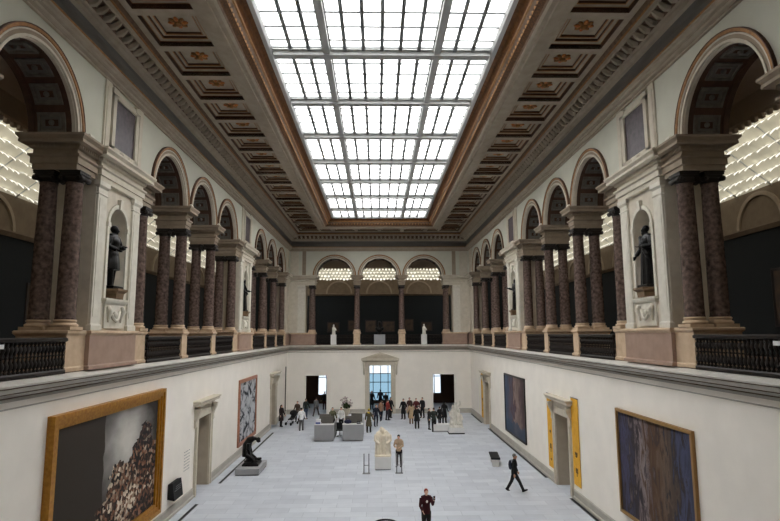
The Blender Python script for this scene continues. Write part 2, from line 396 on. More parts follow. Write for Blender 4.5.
STAND = lambda **k: Pose(**k)
W = Pose(legs=((30, 6), (-18, 12)), arms=((-8, 8, 10), (8, 8, 14)), lean=4)
people = [
    (6.2, 26.9, 78, 'person in a black suit with a dark backpack striding past the black bench', dict(top=BLACK, low=BLACK, hair='grey', pose=W, H=1.76, bag=NAVY, voxel=.013, style='jacket', skin=1)),
    (1.58, 21.25, 8, 'person in dark maroon top raising a phone, nearest to the camera', dict(top=(58, 18, 22), low=(34, 32, 30), hair='red', H=1.66, pose=Pose(arms=((10, 12, 46), (44, 6, 98)), inward=(24, 6), head=(6, 0)), badge=(226, 222, 214), phone=True, voxel=.013)),
    (1.0, 32.0, -18, 'person in a beige jacket with hands clasped beside the cream sculpture', dict(top=(168, 146, 122), low=(34, 32, 34), hair='black', H=1.72, pose=Pose(arms=((16, 14, 58), (16, 14, 58)), inward=(48, 48), head=(14, 0)), voxel=.014)),
    (-.84, 42.8, 165, 'person in khaki coat and bright yellow scarf right of the grey desk', dict(top=(82, 76, 58), low=BLACK, hair='brown', style='coat', scarf=(216, 190, 60), hat=(196, 172, 60))),
    (-.31, 45.6, 20, 'person in navy jacket with legs apart, behind the yellow scarf', dict(top=NAVY, low=(36, 38, 52), hair='black', H=1.68, pose=Pose(legs=((6, 4), (-8, 4)), spread=.12))),
    (.1, 48.4, 200, 'person in grey and orange walking to the pedimented door', dict(top=(152, 120, 98), low=NAVY, hair='brown', H=1.7, pose=Pose(legs=((16, 4), (-12, 10))))),
    (.66, 48.7, 120, 'person in a red jacket by the right jamb of the pedimented door', dict(top=(132, 52, 46), low=(46, 44, 52), hair='brown', H=1.72)),
    (.95, 50.2, 40, 'person in dark coat half hidden behind the red jacket', dict(top=BLACK, low=BLACK, hair='black', H=1.74, style='coat')),
    (2.05, 49.3, -30, 'leftmost person in black of the cluster right of the central door', dict(top=BLACK, low=BLACK, hair='black', H=1.72, style='coat')),
    (2.62, 49.9, 15, 'person in brown jacket, second in the back row right of the central door', dict(top=(70, 46, 40), low=BLACK, hair='brown', H=1.74)),
    (3.17, 49.4, 5, 'person in dark red sweater, third in the back row right of the central door', dict(top=(92, 40, 40), low=BLACK, hair='brown', H=1.74)),
    (3.75, 49.9, -40, 'rightmost person in black of the back row right of the central door', dict(top=(34, 32, 34), low=BLACK, hair='black', H=1.75)),
    (2.57, 46.6, 180, 'person in a long beige coat seen from behind', dict(top=BEIGE, low=(120, 100, 82), hair='brown', style='coat', long_hair=True, H=1.7)),
    (2.88, 44.3, 170, 'person all in black standing in front of the beige coat', dict(top=BLACK, low=BLACK, hair='black', H=1.72, style='dress')),
    (3.78, 43.9, 60, 'person in black leaning in behind the dark green jacket', dict(top=(28, 26, 28), low=BLACK, hair='black', H=1.6)),
    (4.05, 42.9, 190, 'person in dark green jacket left of the white marble group', dict(top=(44, 50, 44), low=BLACK, hair='brown', H=1.76, style='jacket')),
    (4.85, 46.2, 200, 'short person in black with a round bag near the marble group', dict(top=BLACK, low=BLACK, hair='black', H=1.42, style='dress', bag=BLACK)),
    (5.32, 46.9, 150, 'tall person in black beside the short one, before the right door', dict(top=BLACK, low=BLACK, hair='black', H=1.74, style='coat', long_hair=True)),
    (-7.9, 45.9, 60, 'person in long dark brown coat by the far left doorway', dict(top=(40, 28, 28), low=BLACK, hair='black', H=1.7, style='coat', long_hair=True)),
    (-6.95, 48.3, -20, 'person in brown jacket behind the pushchair', dict(top=(88, 70, 56), low=BLACK, hair='brown', H=1.7)),
    (-6.45, 49.9, 30, 'person in dark green jacket and jeans near the left opening', dict(top=(38, 44, 42), low=(66, 76, 96), hair='black', H=1.72)),
    (-6.02, 43.9, 175, 'person in white shirt and grey trousers seen from behind', dict(top=(224, 224, 226), low=(84, 84, 84), hair='black', H=1.7)),
    (-5.75, 51.6, 160, 'person in grey walking into the left opening', dict(top=GREY, low=(70, 60, 60), hair='brown', H=1.7, pose=W)),
    (-3.62, 43.7, 10, 'attendant in olive sweater behind the reception desk', dict(top=(92, 92, 70), low=BLACK, hair='black', H=1.74)),
    (-2.98, 44.0, -15, 'attendant in white blouse behind the reception desk', dict(top=(220, 218, 216), low=BLACK, hair='black', H=1.72)),
    (-.75, 55.4, 10, 'dark figure left of centre inside the entrance hall', dict(top=BLACK, low=BLACK, hair='black', H=1.8, style='coat')),
    (.1, 56.2, 180, 'tall dark figure centred inside the entrance hall', dict(top=NAVY, low=BLACK, hair='black', H=1.85)),
    (.62, 54.6, -30, 'dark figure at the right inside the entrance hall', dict(top=BLACK, low=BLACK, hair='brown', H=1.72, style='coat')),
    (-5.35, 55.6, 0, 'dark figure standing beyond the left opening', dict(top=BLACK, low=(60, 30, 30), hair='black', H=1.75)),
]
for x, y, f, lab, kw in people: person(x, y, f, lab, **kw)

def robe_figure(mb, P, base, fold=.06, w=.26, ph=0.):
    """draped statue: body with a folded robe from the chest to BASE"""
    body(mb, P); torso(mb, P, .02, 1.05); sleeves(mb, P, .022)
    mb.lathe(P.pel.x, P.pel.y, [(.17, P.chest.z + .12), (.18, P.pel.z + .12), (.2, P.pel.z - .1), (.22, P.pel.z - .45), (w, base)], 40, 0, fold, 9, ph, sy=.82)
    a, b = P.arm[0][0], P.pel
    mb.tube([a + Vector((0, -.07, .05)), P.chest + Vector((0, -.15, -.05)), b + Vector((.16, -.12, -.02)), b + Vector((.2, .02, -.3))], [.05, .06, .07, .04], 10)
    mb.tube([a + Vector((-.02, .06, .04)), P.chest + Vector((-.1, .14, -.1)), b + Vector((-.16, .12, -.4))], [.07, .09, .06], 10)
    h = P.head; mb.ell(h + P.hl @ Vector((0, .03, .04)), (.09, .1, .1), 12, 8)
    mb.tube([h + P.hl @ Vector((0, -.07, -.07)), h + P.hl @ Vector((0, -.075, -.15))], [.045, .02], 8)

def coat_figure(mb, P):
    body(mb, P); torso(mb, P, .03, 1.1); sleeves(mb, P, .03); trousers(mb, P, .02); coat_skirt(mb, P, P.pel.z - .42, .25)
    h = P.head; mb.ell(h + P.hl @ Vector((0, .03, .03)), (.1, .11, .11), 12, 8)
    mb.tube([P.arm[0][0] + Vector((0, .06, 0)), P.chest + Vector((-.16, .14, -.1)), P.pel + Vector((-.2, .14, -.5))], [.08, .12, .1], 10)
def niche_statue(M, ycen, face, label, P, ph):
    x, y, z = M(8.7, ycen, 0)
    t = thing('statue', label, 'statue', (x, y, 8.79), face); t.scale = (1.42, 1.12, 1.16)
    m = MB(); robe_figure(m, P, .02, .07, .25, ph) if ph else coat_figure(m, P); remesh_later(m, 'figure', M_bronze, t, .018)
    m = MB(); m.rl(-.22, .22, -.2, .2, [(0, -.015), (.02, 0), (.02, .04), (0, .06)]); m.build('base', M_bronze, t)
NP = [Pose(arms=((2, 20, 62), (8, 22, 84)), inward=(50, 60), head=(6, 30)), Pose(arms=((4, 16, 24), (8, 16, 80)), inward=(0, 50), head=(4, -25)),
      Pose(arms=((10, 20, 40), (16, 14, 60)), inward=(20, 30), head=(8, -30)), Pose(arms=((24, 12, 80), (8, 14, 30)), inward=(30, 0), head=(0, 20))]
PIERS = [(16.4, 19.35), (33.95, 36.9)]
for s, M in SIDES.items():
    for i, (a, b) in enumerate(PIERS):
        niche_statue(M, (a + b) / 2, (PI / 2 if s == 'left' else -PI / 2), 'black bronze draped statue in the %s niche of the %s arcade' % ('nearer' if i == 0 else 'farther', s), NP[i * 2 + (s == 'right')], i + (s == 'right') * 2.)

# cream marble group in the middle of the floor
t = thing('sculpture', 'cream marble sculpture of draped figures on a grey plinth mid floor', 'sculpture', (.1, 31.7, 0))
m = MB(); m.box(-.44, .44, -.4, .4, .03, .66); m.build('plinth', M_lplinth, t)
m = MB(); m.box(-.42, .42, -.38, .38, 0, .03); m.build('shadow_gap', M_shadowgap, t)
m = MB(lambda x, y, z: (x, y, z - .12))
for sx, hh, yy in ((-.21, 1.42, 0), (.21, 1.3, -.04)):
    m.lathe(sx, yy, [(.25, .78), (.22, 1.1), (.2, 1.5), (.22, 1.85), (.14, 2.02), (.07, 2.08)], 36, 0, .09, 8, sx * 9)
    m.tube([(sx * 1.9, yy - .05, 1.92), (sx * 2.05, yy - .14, 1.62), (sx * .9, yy - .24, 1.45)], [.08, .075, .06], 10)
m.ell((-.08, -.02, 2.2), (.1, .11, .135)); m.ell((.2, -.08, 2.02), (.095, .11, .13))
m.tube([(-.12, 0, 2.05), (-.1, 0, 2.2)], .07); m.tube([(-.3, .1, 1.9), (0, .16, 2.1), (.3, .1, 1.85)], [.13, .17, .13], 10)
m.box(-.42, .42, -.36, .36, .78, .86)
remesh_later(m, 'figure_group', M_cmarble, t, .02)
# white marble group on the right
t = thing('sculpture', 'white marble figure group on a tall carved block, far right of floor', 'sculpture', (5.62, 42.3, 0))
m = MB(); m.box(-.55, .55, -.45, .45, .08, .45); m.build('plinth', M_lplinth, t)
m = MB(); m.box(-.58, .58, -.48, .48, 0, .08); m.build('base_slab', M_shadowgap, t)
m = MB(lambda x, y, z: (x, y, .45 + (z - .75) * 1.13)); m.rl(-.48, .48, -.4, .4, [(0, .75), (0, .84), (-.04, .86)])
for k, (cx, cy, top, ph) in enumerate(((-.2, -.05, 1.95, 0), (.22, 0, 1.7, 2), (.02, .15, 2.15, 4))):
    m.lathe(cx, cy, [(.28, .82), (.24, 1.15), (.19, top - .45), (.2, top - .22), (.1, top - .05)], 32, 0, .1, 7, ph)
    m.ell((cx, cy - .03, top + .08), (.1, .11, .135)); m.tube([(cx, cy, top - .1), (cx, cy, top + .05)], .07)
m.tube([(-.38, -.1, 1.75), (-.5, -.25, 1.5), (-.25, -.35, 1.35)], [.08, .07, .06], 10); m.tube([(.4, 0, 1.5), (.48, -.2, 1.25), (.2, -.34, 1.2)], [.08, .07, .06], 10)
m.tube([(.12, .1, 2.0), (.34, 0, 2.2), (.3, -.12, 2.42)], [.07, .06, .05], 10); m.ell((.3, -.1, 1.0), (.2, .24, .2)); m.ell((-.3, -.2, .98), (.16, .2, .16))
remesh_later(m, 'figure_group', M_marble, t, .022)
# bronze kneeling figure on the left
t = thing('sculpture', 'black bronze bowed kneeling figure on a low grey plinth by left wall', 'sculpture', (-7.02, 31.4, 0))
m = MB(); m.rl(-.62, .62, -1.05, 1.05, [(0, .05), (0, .34)]); m.build('plinth', M_gplinth, t)
m = MB(); m.box(-.6, .6, -1.03, 1.03, 0, .05); m.build('shadow_gap', M_shadowgap, t)
m = MB(); m.rl(-.4, .46, -.5, .45, [(0, .34), (.02, .42), (-.06, .5), (-.1, .54)])
for sy in (-.16, .16):
    m.tube([(-.22, sy, .86), (-.02, sy * 1.2, .72), (.16, sy * 1.3, .6)], [.16, .14, .11], 10)
    m.tube([(.16, sy * 1.3, .58), (-.1, sy * 1.4, .55), (-.34, sy * 1.5, .54)], [.11, .1, .06], 10)
    m.tube([(-.14, sy * 1.5, 1.48), (-.16, sy * 1.8, 1.2), (-.06, sy * 1.3, .95)], [.1, .085, .06], 10)
    hand(m, Vector((-.06, sy * 1.3, .95)), Vector((.3, -sy, -.6)), 1)
m.tube([(-.26, 0, .78), (-.3, 0, 1.05), (-.26, 0, 1.35), (-.12, 0, 1.62), (.12, 0, 1.72)], [.25, .22, .24, .2, .12], 14)
m.tube([(.08, 0, 1.7), (.24, 0, 1.68)], .09); m.ell((.34, 0, 1.62), (.12, .11, .15)); m.tube([(.36, 0, 1.7), (.42, 0, 1.5)], [.1, .05], 10)
m.tube([(.0, 0, .58), (.3, -.08, .6), (.55, -.1, .68)], [.14, .1, .05], 8); m.tube([(.2, .2, .56), (.48, .26, .6)], [.1, .06], 8); m.tube([(.1, -.3, .56), (.4, -.32, .58)], [.1, .06], 8)
remesh_later(m, 'figure', M_bronze, t, .018)
# small gallery sculptures on the far balcony
def bust(x, label, mt, tall, fig):
    t = thing('bust' if not fig else 'statue', label, 'sculpture', (x, 53.15 if fig else 53.35, ZF2))
    m = MB(); w = .26 if fig else .55; m.rl(-w, w, -w, w, [(0, 0), (0, tall)] if fig else [(0, 0), (0, .06), (-.03, .08), (-.03, tall - .06), (0, tall)]); m.build('plinth', M_lplinth if fig else M_gplinth, t)
    m = MB()
    if fig:
        m.lathe(0, 0, [(.17, tall), (.15, tall + .35), (.17, tall + .6), (.09, tall + .74)], 24, 0, .08, 7); m.ell((0, -.02, tall + .86), (.08, .09, .11)); m.tube([(0, 0, tall + .7), (0, 0, tall + .84)], .05)
        m.tube([(.15, 0, tall + .6), (.24, -.1, tall + .4), (.1, -.2, tall + .45)], .05)
        remesh_later(m, 'figure', mt, t, .02)
    else:
        m.lathe(0, 0, [(.2, tall), (.1, tall + .15), (.16, tall + .2)], 18); m.ell((0, 0, tall + .45), (.34, .2, .26)); m.ell((0, -.03, tall + 1.0), (.16, .18, .23)); m.tube([(0, 0, tall + .6), (0, 0, tall + .95)], [.16, .11], 10)
        for sg in (-1, 1): m.ell((sg * .3, 0, tall + .55), (.13, .14, .15))
        remesh_later(m, 'figure', mt, t, .025)
bust(-4.33, 'small white marble statue on a plinth on the far balcony, left bay', M_marble, .95, True)
bust(4.25, 'small white marble statue on a plinth on the far balcony, right bay', M_marble, .95, True)
bust(.02, 'dark bronze bust on a broad grey plinth, middle of far balcony', M_bronze, .95, False)
flush()

# ------------------------------------------------------------------ floor and lower walls
m = MB(); m.box(-11.5, 11.5, YN, 61.2, -.2, 0); struct(m, 'floor', M_floor)
def wall_with_holes(M, y0, y1, z1, holes, name, x0=HW, x1=HW + .4):
    m = MB(M); yy = y0
    for a, b, h in sorted(holes):
        m.box(x0, x1, yy, a, 0, z1); m.box(x0, x1, a, b, h, z1); yy = b
    m.box(x0, x1, yy, y1, 0, z1); return struct(m, name, M_lower)
LD = [(26.85, 28.75, 3.42), (45.0, 46.9, 3.42)]
RD = [(26.05, 27.95, 3.42), (44.3, 46.2, 3.42)]
BD = [(-6.9, -4.9, 3.5), (-.93, 1.07, 4.38), (5.0, 7.05, 3.55)]
wall_with_holes(ML, YN, YB, 5.95, LD, 'wall_left'); wall_with_holes(MR, YN, YB, 5.95, RD, 'wall_right')
wall_with_holes(MBK, -HW - .4, HW + .4, 5.95, BD, 'wall_back')
m = MB(); m.box(-HW - .4, HW + .4, YN - .4, YN, 0, 18); struct(m, 'wall_near', M_vault)  # unseen wall, coloured brown to dim the near end
# skirting
for s, M, ds, y1 in (('left', ML, LD, YB), ('right', MR, RD, YB), ('back', MBK, BD, HW)):
    m = MB(M); yy = YN if s != 'back' else -HW
    for a, b, h in ds + [(y1, y1, 0)]:
        if a - .35 > yy + .01 or a == y1:
            e = a - (.35 if a != y1 else 0)
            m.add([(HW - dx, q, z) for q in (yy, e) for dx, z in ((0, 0), (.1, 0), (.1, .1), (.05, .13), (.05, .38), (.02, .42), (0, .42))],
                  [(k, k + 1, k + 8, k + 7) for k in range(6)] + [tuple(range(7)), tuple(range(7, 14))])
        yy = b + .35
    struct(m, 'baseboard_' + s, M_ledge)
# ledge round the hall
m = MB(); m.loop([(8.62, 5.620), (8.585, 5.620), (8.585, 5.650), (8.62, 5.660)], 0); m.loop([(8.62, 5.800), (8.52, 5.808), (8.52, 5.881)], 0); m.loop([(8.52, 5.881), (8.55, 5.889), (8.55, 5.913), (8.44, 5.921)], 1)
m.loop([(8.44, 5.921), (8.42, 5.986)], 0); m.loop([(8.42, 5.986), (8.45, 5.994), (8.45, 6.019), (8.3, 6.027)], 1); m.loop([(8.3, 6.027), (8.28, 6.124)], 0); m.loop([(8.28, 6.124), (8.3, 6.132), (8.3, 6.148), (8.24, 6.152)], 1); m.loop([(8.24, 6.152), (8.22, 6.197), (8.26, 6.213), (8.62, 6.310)], 2)
struct(m, 'trim_1', [M_ledge, M_ceil_d, M_ledge_top])

# classical door surrounds
def door(M, n, a, b, h, near_banner=None):
    r = sempty('door_%d' % n); c = (a + b) / 2; w = (b - a) / 2
    m = MB(M); x = HW
    for y0, y1 in ((a - .28, a), (b, b + .28)): m.box(x - .08, x + .02, y0, y1, 0, h + .3); m.box(x - .115, x, y0 + (-.02 if y0 < a - .1 else .2), y1 - (.2 if y0 < a - .1 else -.02), 0, h + .31)
    m.box(x - .08, x + .02, a - .28, b + .28, h, h + .3)
    m.box(x - .05, x + .02, a - .3, b + .3, h + .3, h + .52); m.build('door_frame', M_stone, r)
    m = MB(M); m.rl(x - .06, x + .01, a - .38, b + .38, [(0, h + .52), (.06, h + .56), (.1, h + .62), (.26, h + .66), (.26, h + .74), (.32, h + .82), (.3, h + .86)]); m.build('cornice', M_stone, r)
    for yc in (a - .36, b + .36):
        m = MB(M); pr = [(0, h - .35), (.05, h - .38), (.12, h - .3), (.1, h - .1), (.16, h + .1), (.26, h + .3), (.3, h + .5), (0, h + .5)]
        m.add([(x - d, yc + o, z) for o in (-.1, .1) for d, z in pr], [tuple(range(8)), tuple(range(8, 16))] + [(k, (k + 1) % 8, 8 + (k + 1) % 8, 8 + k) for k in range(8)]); m.build('console', M_stone, r)
    m = MB(M); D = 1.5
    for y0, y1 in ((a - .05, a + .02), (b - .02, b + .05)): m.box(x + .0, x + D, y0, y1, 0, h)
    m.box(x, x + D, a, b, h - .02, h + .05); m.build('reveal', M_door, r)
    m = MB(M); m.box(x + D - .04, x + D, a, b, 0, h)
    for k in (0, 1):
        for z0, z1 in ((.25, 1.1), (1.3, h - .3)): m.rl(x + D - .06, x + D - .03, a + .12 + k * (w), a + w - .1 + k * w, [(0, z0), (.0, z1)])
    m.build('door_panel', M_door, r)
    m = MB(M); m.tube([(x + D - .12, c - .06, .95), (x + D - .12, c - .06, 1.2)], .02); m.build('handle', M_steel, r)
door(ML, 1, *LD[0]); door(ML, 2, *LD[1]); door(MR, 3, *RD[0]); door(MR, 4, *RD[1])
# central pedimented door and two plain openings in the far wall
r = sempty('door_5'); a, b, h = BD[1]; x = HW
m = MB(MBK)
for y0, y1 in ((a - .42, a), (b, b + .42)): m.box(x - .1, x + .02, y0, y1, 0, h + .1); m.box(x - .14, x, y0 + .1, y1 - .1, 0, h + .1)
m.box(x - .1, x + .02, a - .42, b + .42, h, h + .34); m.build('door_frame', M_stone, r)
m = MB(MBK); m.rl(x - .1, x + .02, a - .6, b + .6, [(0, h + .34), (.08, h + .42), (.16, h + .46), (.16, h + .54)]); m.build('cornice', M_stone, r)
m = MB(MBK); c = (a + b) / 2; w = 1.78; z0, z1 = h + .54, 5.62
for o, t_ in ((.0, .14),):
    P_ = [(c - w, z0), (c + w, z0), (c + w, z0 + .12), (c, z1), (c - w, z0 + .12)]; Q = [(c - w + .5, z0 + .1), (c + w - .5, z0 + .1), (c + w - .5, z0 + .12), (c, z1 - .22), (c - w + .5, z0 + .12)]
    m.add([(x - .26, y, z) for y, z in P_] + [(x - .26, y, z) for y, z in Q] + [(x, y, z) for y, z in P_] + [(x - .08, y, z) for y, z in Q],
          [(k, (k + 1) % 5, 5 + (k + 1) % 5, 5 + k) for k in range(5)] + [(k, (k + 1) % 5, 10 + (k + 1) % 5, 10 + k) for k in range(5)] + [(5 + k, 5 + (k + 1) % 5, 15 + (k + 1) % 5, 15 + k) for k in range(5)] + [(15, 16, 17, 18, 19)])
m.build('pediment', M_stone, r)
for yc in (a - .52, b + .52):
    m = MB(MBK); m.tube([(x - .1, yc, h + .3), (x - .2, yc, h + .1), (x - .1, yc, h - .2), (x - .14, yc, h - .7), (x - .06, yc, h - .85)], [.1, .09, .07, .08, .04], 8); m.build('console', M_stone, r)
for n, (a, b, h) in ((6, BD[0]), (7, BD[2])):
    r = sempty('door_%d' % n); m = MB(MBK)
    for y0, y1 in ((a - .12, a + .02), (b - .02, b + .12)): m.box(x - .02, x + .42, y0, y1, 0, h + .12)
    m.box(x - .02, x + .42, a, b, h - .02, h + .12); m.build('door_frame', M_lower, r)
# entrance hall beyond the far wall
m = MB(); m.box(-9.2, 9.2, 60.6, 60.8, 0, .3); 
wins = [(-6.5, -4.75, .9, 4.6), (-1.45, 1.75, .3, 4.7), (5.2, 6.6, 1.0, 4.6)]
xx = -9.2
for a, b, z0, z1 in wins: m.box(xx, a, 60.6, 60.8, .3, 5.6); m.box(a, b, 60.6, 60.8, z1, 5.6); m.box(a, b, 60.6, 60.8, .3, z0) if z0 > .31 else None; xx = b
m.box(xx, 9.2, 60.6, 60.8, .3, 5.6); struct(m, 'wall_entrance', M_brown)
m = MB()
for s in (-1, 1): m.box(s * 9.2, s * 9.0, YB + .4, 60.6, 0, 5.6)
for xq in (-3.2, 3.4): m.box(xq - .1, xq + .1, YB + .4, 60.6, 0, 5.6)
struct(m, 'wall_entrance_side', M_vault)
m = MB(); m.box(-9.2, 9.2, YB + .4, 60.8, 5.6, 5.8); struct(m, 'ceiling_entrance', M_lower)
for k, (a, b, z0, z1) in enumerate(wins):
    r = sempty('window_%d' % (k + 2)); m = MB()
    nx = 4 if k == 1 else 2
    for i in range(nx + 1): xq = a + (b - a) * i / nx; m.box(xq - .035, xq + .035, 60.55, 60.68, z0, z1)
    for zz in ([z0, 1.1, 2.2, 3.1, z1] if k == 1 else [z0, (z0 + z1) / 2, z1]): m.box(a, b, 60.56, 60.67, zz - .035, zz + .035)
    m.build('window_frame', M_frame_k, r)
    m = MB()
    if k == 1:
        m.box(a, b, 60.62, 60.63, 3.1, z1, 0); m.box(a, b, 60.62, 60.63, z0, 3.1, 1)
    else: m.box(a, b, 60.62, 60.63, z0, z1, 0)
    m.build('pane', [M_glass_b, M_glass_t], r)

# floor grilles
def grille(x, y0, y1, label):
    t = thing('floor_grille', label, 'grille', (x, (y0 + y1) / 2, 0), group=None); h = (y1 - y0) / 2
    m = MB(); m.box(-.07, .07, -h, h, .0, .008); m.build('tray', M_shadowgap, t)
    m = MB()
    for q in (-.065, .065): m.box(q - .008, q + .008, -h, h, .0, .014)
    m.build('rim', M_steel, t)
for x, a, b, l in ((-8.05, 19, 25.5, 'black floor grille along left wall, under the large gilt painting'), (-8.02, 28.9, 43.2, 'black floor grille along left wall, passing behind the bronze'), (8.42, 29.3, 44.2, 'black floor grille along right wall between the two doorways'),
                (8.42, 18, 25.7, 'black floor grille along right wall, nearest the camera'), (8.4, 46.9, 52.2, 'black floor grille along right wall in the far corner')): grille(x, a, b, l)

# ------------------------------------------------------------------ paintings, banners, notices
def ramp_mat(name, stops, build):
    m = bpy.data.materials.new(name); m.use_nodes = True; nt = m.node_tree; b = nt.nodes['Principled BSDF']; b.inputs['Roughness'].default_value = .75; b.inputs['Specular IOR Level'].default_value = .1
    tc = nt.nodes.new('ShaderNodeTexCoord'); out = build(nt, tc.outputs['Generated']); 
    if stops:
        r = nt.nodes.new('ShaderNodeValToRGB'); e = r.color_ramp.elements
        while len(e) < len(stops): e.new(.5)
        for k, (p, c) in enumerate(stops): e[k].position = p; e[k].color = lin(c)
        nt.links.new(out, r.inputs['Fac']); out = r.outputs['Color']
    nt.links.new(out, b.inputs['Base Color']); return m
def N(nt, t, **k):
    n = nt.nodes.new('ShaderNode' + t)
    for a, v in k.items():
        if hasattr(n, a): setattr(n, a, v)
        else: n.inputs[a.replace('_', ' ')].default_value = v
    return n
def mathn(nt, op, a, b=None):
    n = nt.nodes.new('ShaderNodeMath'); n.operation = op
    for i, v in enumerate((a, b)):
        if v is None: continue
        if isinstance(v, (int, float)): n.inputs[i].default_value = v
        else: nt.links.new(v, n.inputs[i])
    return n.outputs[0]
def mixc(nt, f, a, b):
    n = nt.nodes.new('ShaderNodeMix'); n.data_type = 'RGBA'
    for i, v in ((0, f), (6, a), (7, b)):
        if isinstance(v, (int, float, tuple)): n.inputs[i].default_value = v
        else: nt.links.new(v, n.inputs[i])
    return n.outputs[2]
def crowd(nt, g):          # sombre crowd scene: dark curtain, bright sky, flecks of figures
    sep = N(nt, 'SeparateXYZ'); nt.links.new(g, sep.inputs[0]); y, z = sep.outputs[1], sep.outputs[2]
    no = N(nt, 'TexNoise', Scale=5., Detail=6.); nt.links.new(g, no.inputs['Vector']); nz = mathn(nt, 'SUBTRACT', no.outputs['Fac'], .5)
    dy = mathn(nt, 'SUBTRACT', y, .62); dz = mathn(nt, 'SUBTRACT', z, .72)
    d = mathn(nt, 'SQRT', mathn(nt, 'ADD', mathn(nt, 'MULTIPLY', dy, mathn(nt, 'MULTIPLY', dy, 2.2)), mathn(nt, 'MULTIPLY', dz, dz)))
    d = mathn(nt, 'ADD', d, mathn(nt, 'MULTIPLY', nz, .35))
    rs = N(nt, 'ValToRGB'); e = rs.color_ramp.elements; e[0].position = .06; e[0].color = lin((200, 196, 188)); e[1].position = .5; e[1].color = lin((62, 58, 54)); q = e.new(.28); q.color = lin((138, 134, 130))
    nt.links.new(d, rs.inputs['Fac'])
    curtain = mathn(nt, 'LESS_THAN', mathn(nt, 'ADD', y, mathn(nt, 'MULTIPLY', nz, .06)), .4)
    c = mixc(nt, curtain, rs.outputs['Color'], lin((62, 56, 50)))
    tri = mathn(nt, 'SUBTRACT', mathn(nt, 'ADD', .95, mathn(nt, 'MULTIPLY', nz, 1.1)), mathn(nt, 'MULTIPLY', mathn(nt, 'ABSOLUTE', mathn(nt, 'SUBTRACT', y, .82)), 1.25))
    fig = mathn(nt, 'LESS_THAN', z, mathn(nt, 'SUBTRACT', tri, .12))
    mp = N(nt, 'Mapping'); mp.inputs['Scale'].default_value = (1, 56, 34); nt.links.new(g, mp.inputs['Vector'])
    vo = N(nt, 'TexVoronoi', Scale=1.); nt.links.new(mp.outputs[0], vo.inputs['Vector']); sp = N(nt, 'SeparateXYZ'); nt.links.new(vo.outputs['Color'], sp.inputs[0])
    rf = N(nt, 'ValToRGB'); e = rf.color_ramp.elements; e[0].position = .0; e[0].color = lin((36, 33, 32)); e[1].position = 1.; e[1].color = lin((218, 204, 182))
    for p, cc in ((.3, (48, 42, 40)), (.5, (88, 68, 56)), (.66, (128, 88, 68)), (.82, (166, 148, 128))): q = e.new(p); q.color = lin(cc)
    hy = mathn(nt, 'ABSOLUTE', mathn(nt, 'SUBTRACT', y, .66)); hz = mathn(nt, 'ABSOLUTE', mathn(nt, 'SUBTRACT', z, .2))
    hl = mathn(nt, 'MAXIMUM', mathn(nt, 'SUBTRACT', .34, mathn(nt, 'ADD', mathn(nt, 'MULTIPLY', hy, .9), mathn(nt, 'MULTIPLY', hz, .7))), 0.)
    nt.links.new(mathn(nt, 'ADD', mathn(nt, 'MULTIPLY', sp.outputs[0], mathn(nt, 'ADD', .82, mathn(nt, 'MULTIPLY', nz, 1.6))), hl), rf.inputs['Fac'])
    dark = mixc(nt, mathn(nt, 'MULTIPLY', mathn(nt, 'GREATER_THAN', z, .62), .6), rf.outputs['Color'], lin((44, 41, 43)))
    return mixc(nt, fig, c, dark)
def mosaic(nt, g):
    mp = N(nt, 'Mapping'); mp.inputs['Scale'].default_value = (1, 5.5, 7); nt.links.new(g, mp.inputs['Vector'])
    n = N(nt, 'TexNoise', Scale=1., Detail=4., Roughness=.6, Distortion=.8); nt.links.new(mp.outputs[0], n.inputs['Vector']); return n.outputs['Fac']
def stripes(nt, g, sy):
    mp = N(nt, 'Mapping'); mp.inputs['Scale'].default_value = (1, sy, 3.2); nt.links.new(g, mp.inputs['Vector'])
    n = N(nt, 'TexNoise', Scale=1., Detail=7., Roughness=.65, Distortion=.6); nt.links.new(mp.outputs[0], n.inputs['Vector'])
    sep = N(nt, 'SeparateXYZ'); nt.links.new(g, sep.inputs[0])
    nz = mathn(nt, 'MULTIPLY', mathn(nt, 'SUBTRACT', n.outputs['Fac'], .5), .9)
    return mathn(nt, 'ADD', sep.outputs[1], nz), n.outputs['Fac']
def veil(nt, g):           # violet-blue edges, brown and pale vertical veils
    f, n = stripes(nt, g, 16); r = N(nt, 'ValToRGB'); e = r.color_ramp.elements; e[0].position = 0; e[0].color = lin((66, 68, 86)); e[1].position = 1; e[1].color = lin((62, 58, 66))
    for p, c in ((.1, (78, 82, 106)), (.22, (58, 54, 56)), (.32, (106, 90, 76)), (.42, (92, 72, 58)), (.53, (84, 64, 52)), (.63, (140, 128, 126)), (.71, (104, 94, 96)), (.78, (58, 52, 52)), (.89, (74, 74, 98))): q = e.new(p); q.color = lin(c)
    nt.links.new(f, r.inputs['Fac']); return mixc(nt, mathn(nt, 'MULTIPLY', mathn(nt, 'GREATER_THAN', n, .54), .55), r.outputs['Color'], lin((62, 56, 58)))
def dusk(nt, g):           # slate blue with a rosy column
    f, n = stripes(nt, g, 7); r = N(nt, 'ValToRGB'); e = r.color_ramp.elements; e[0].position = 0; e[0].color = lin((76, 62, 64)); e[1].position = 1; e[1].color = lin((80, 90, 108))
    for p, c in ((.2, (92, 76, 78)), (.34, (122, 106, 100)), (.46, (142, 122, 114)), (.58, (84, 64, 68)), (.7, (92, 86, 96)), (.85, (72, 82, 100))): q = e.new(p); q.color = lin(c)
    nt.links.new(f, r.inputs['Fac']); sep = N(nt, 'SeparateXYZ'); nt.links.new(g, sep.inputs[0])
    return mixc(nt, mathn(nt, 'MULTIPLY', mathn(nt, 'LESS_THAN', mathn(nt, 'ADD', sep.outputs[2], mathn(nt, 'MULTIPLY', n, .3)), .36), .8), r.outputs['Color'], lin((64, 80, 98)))
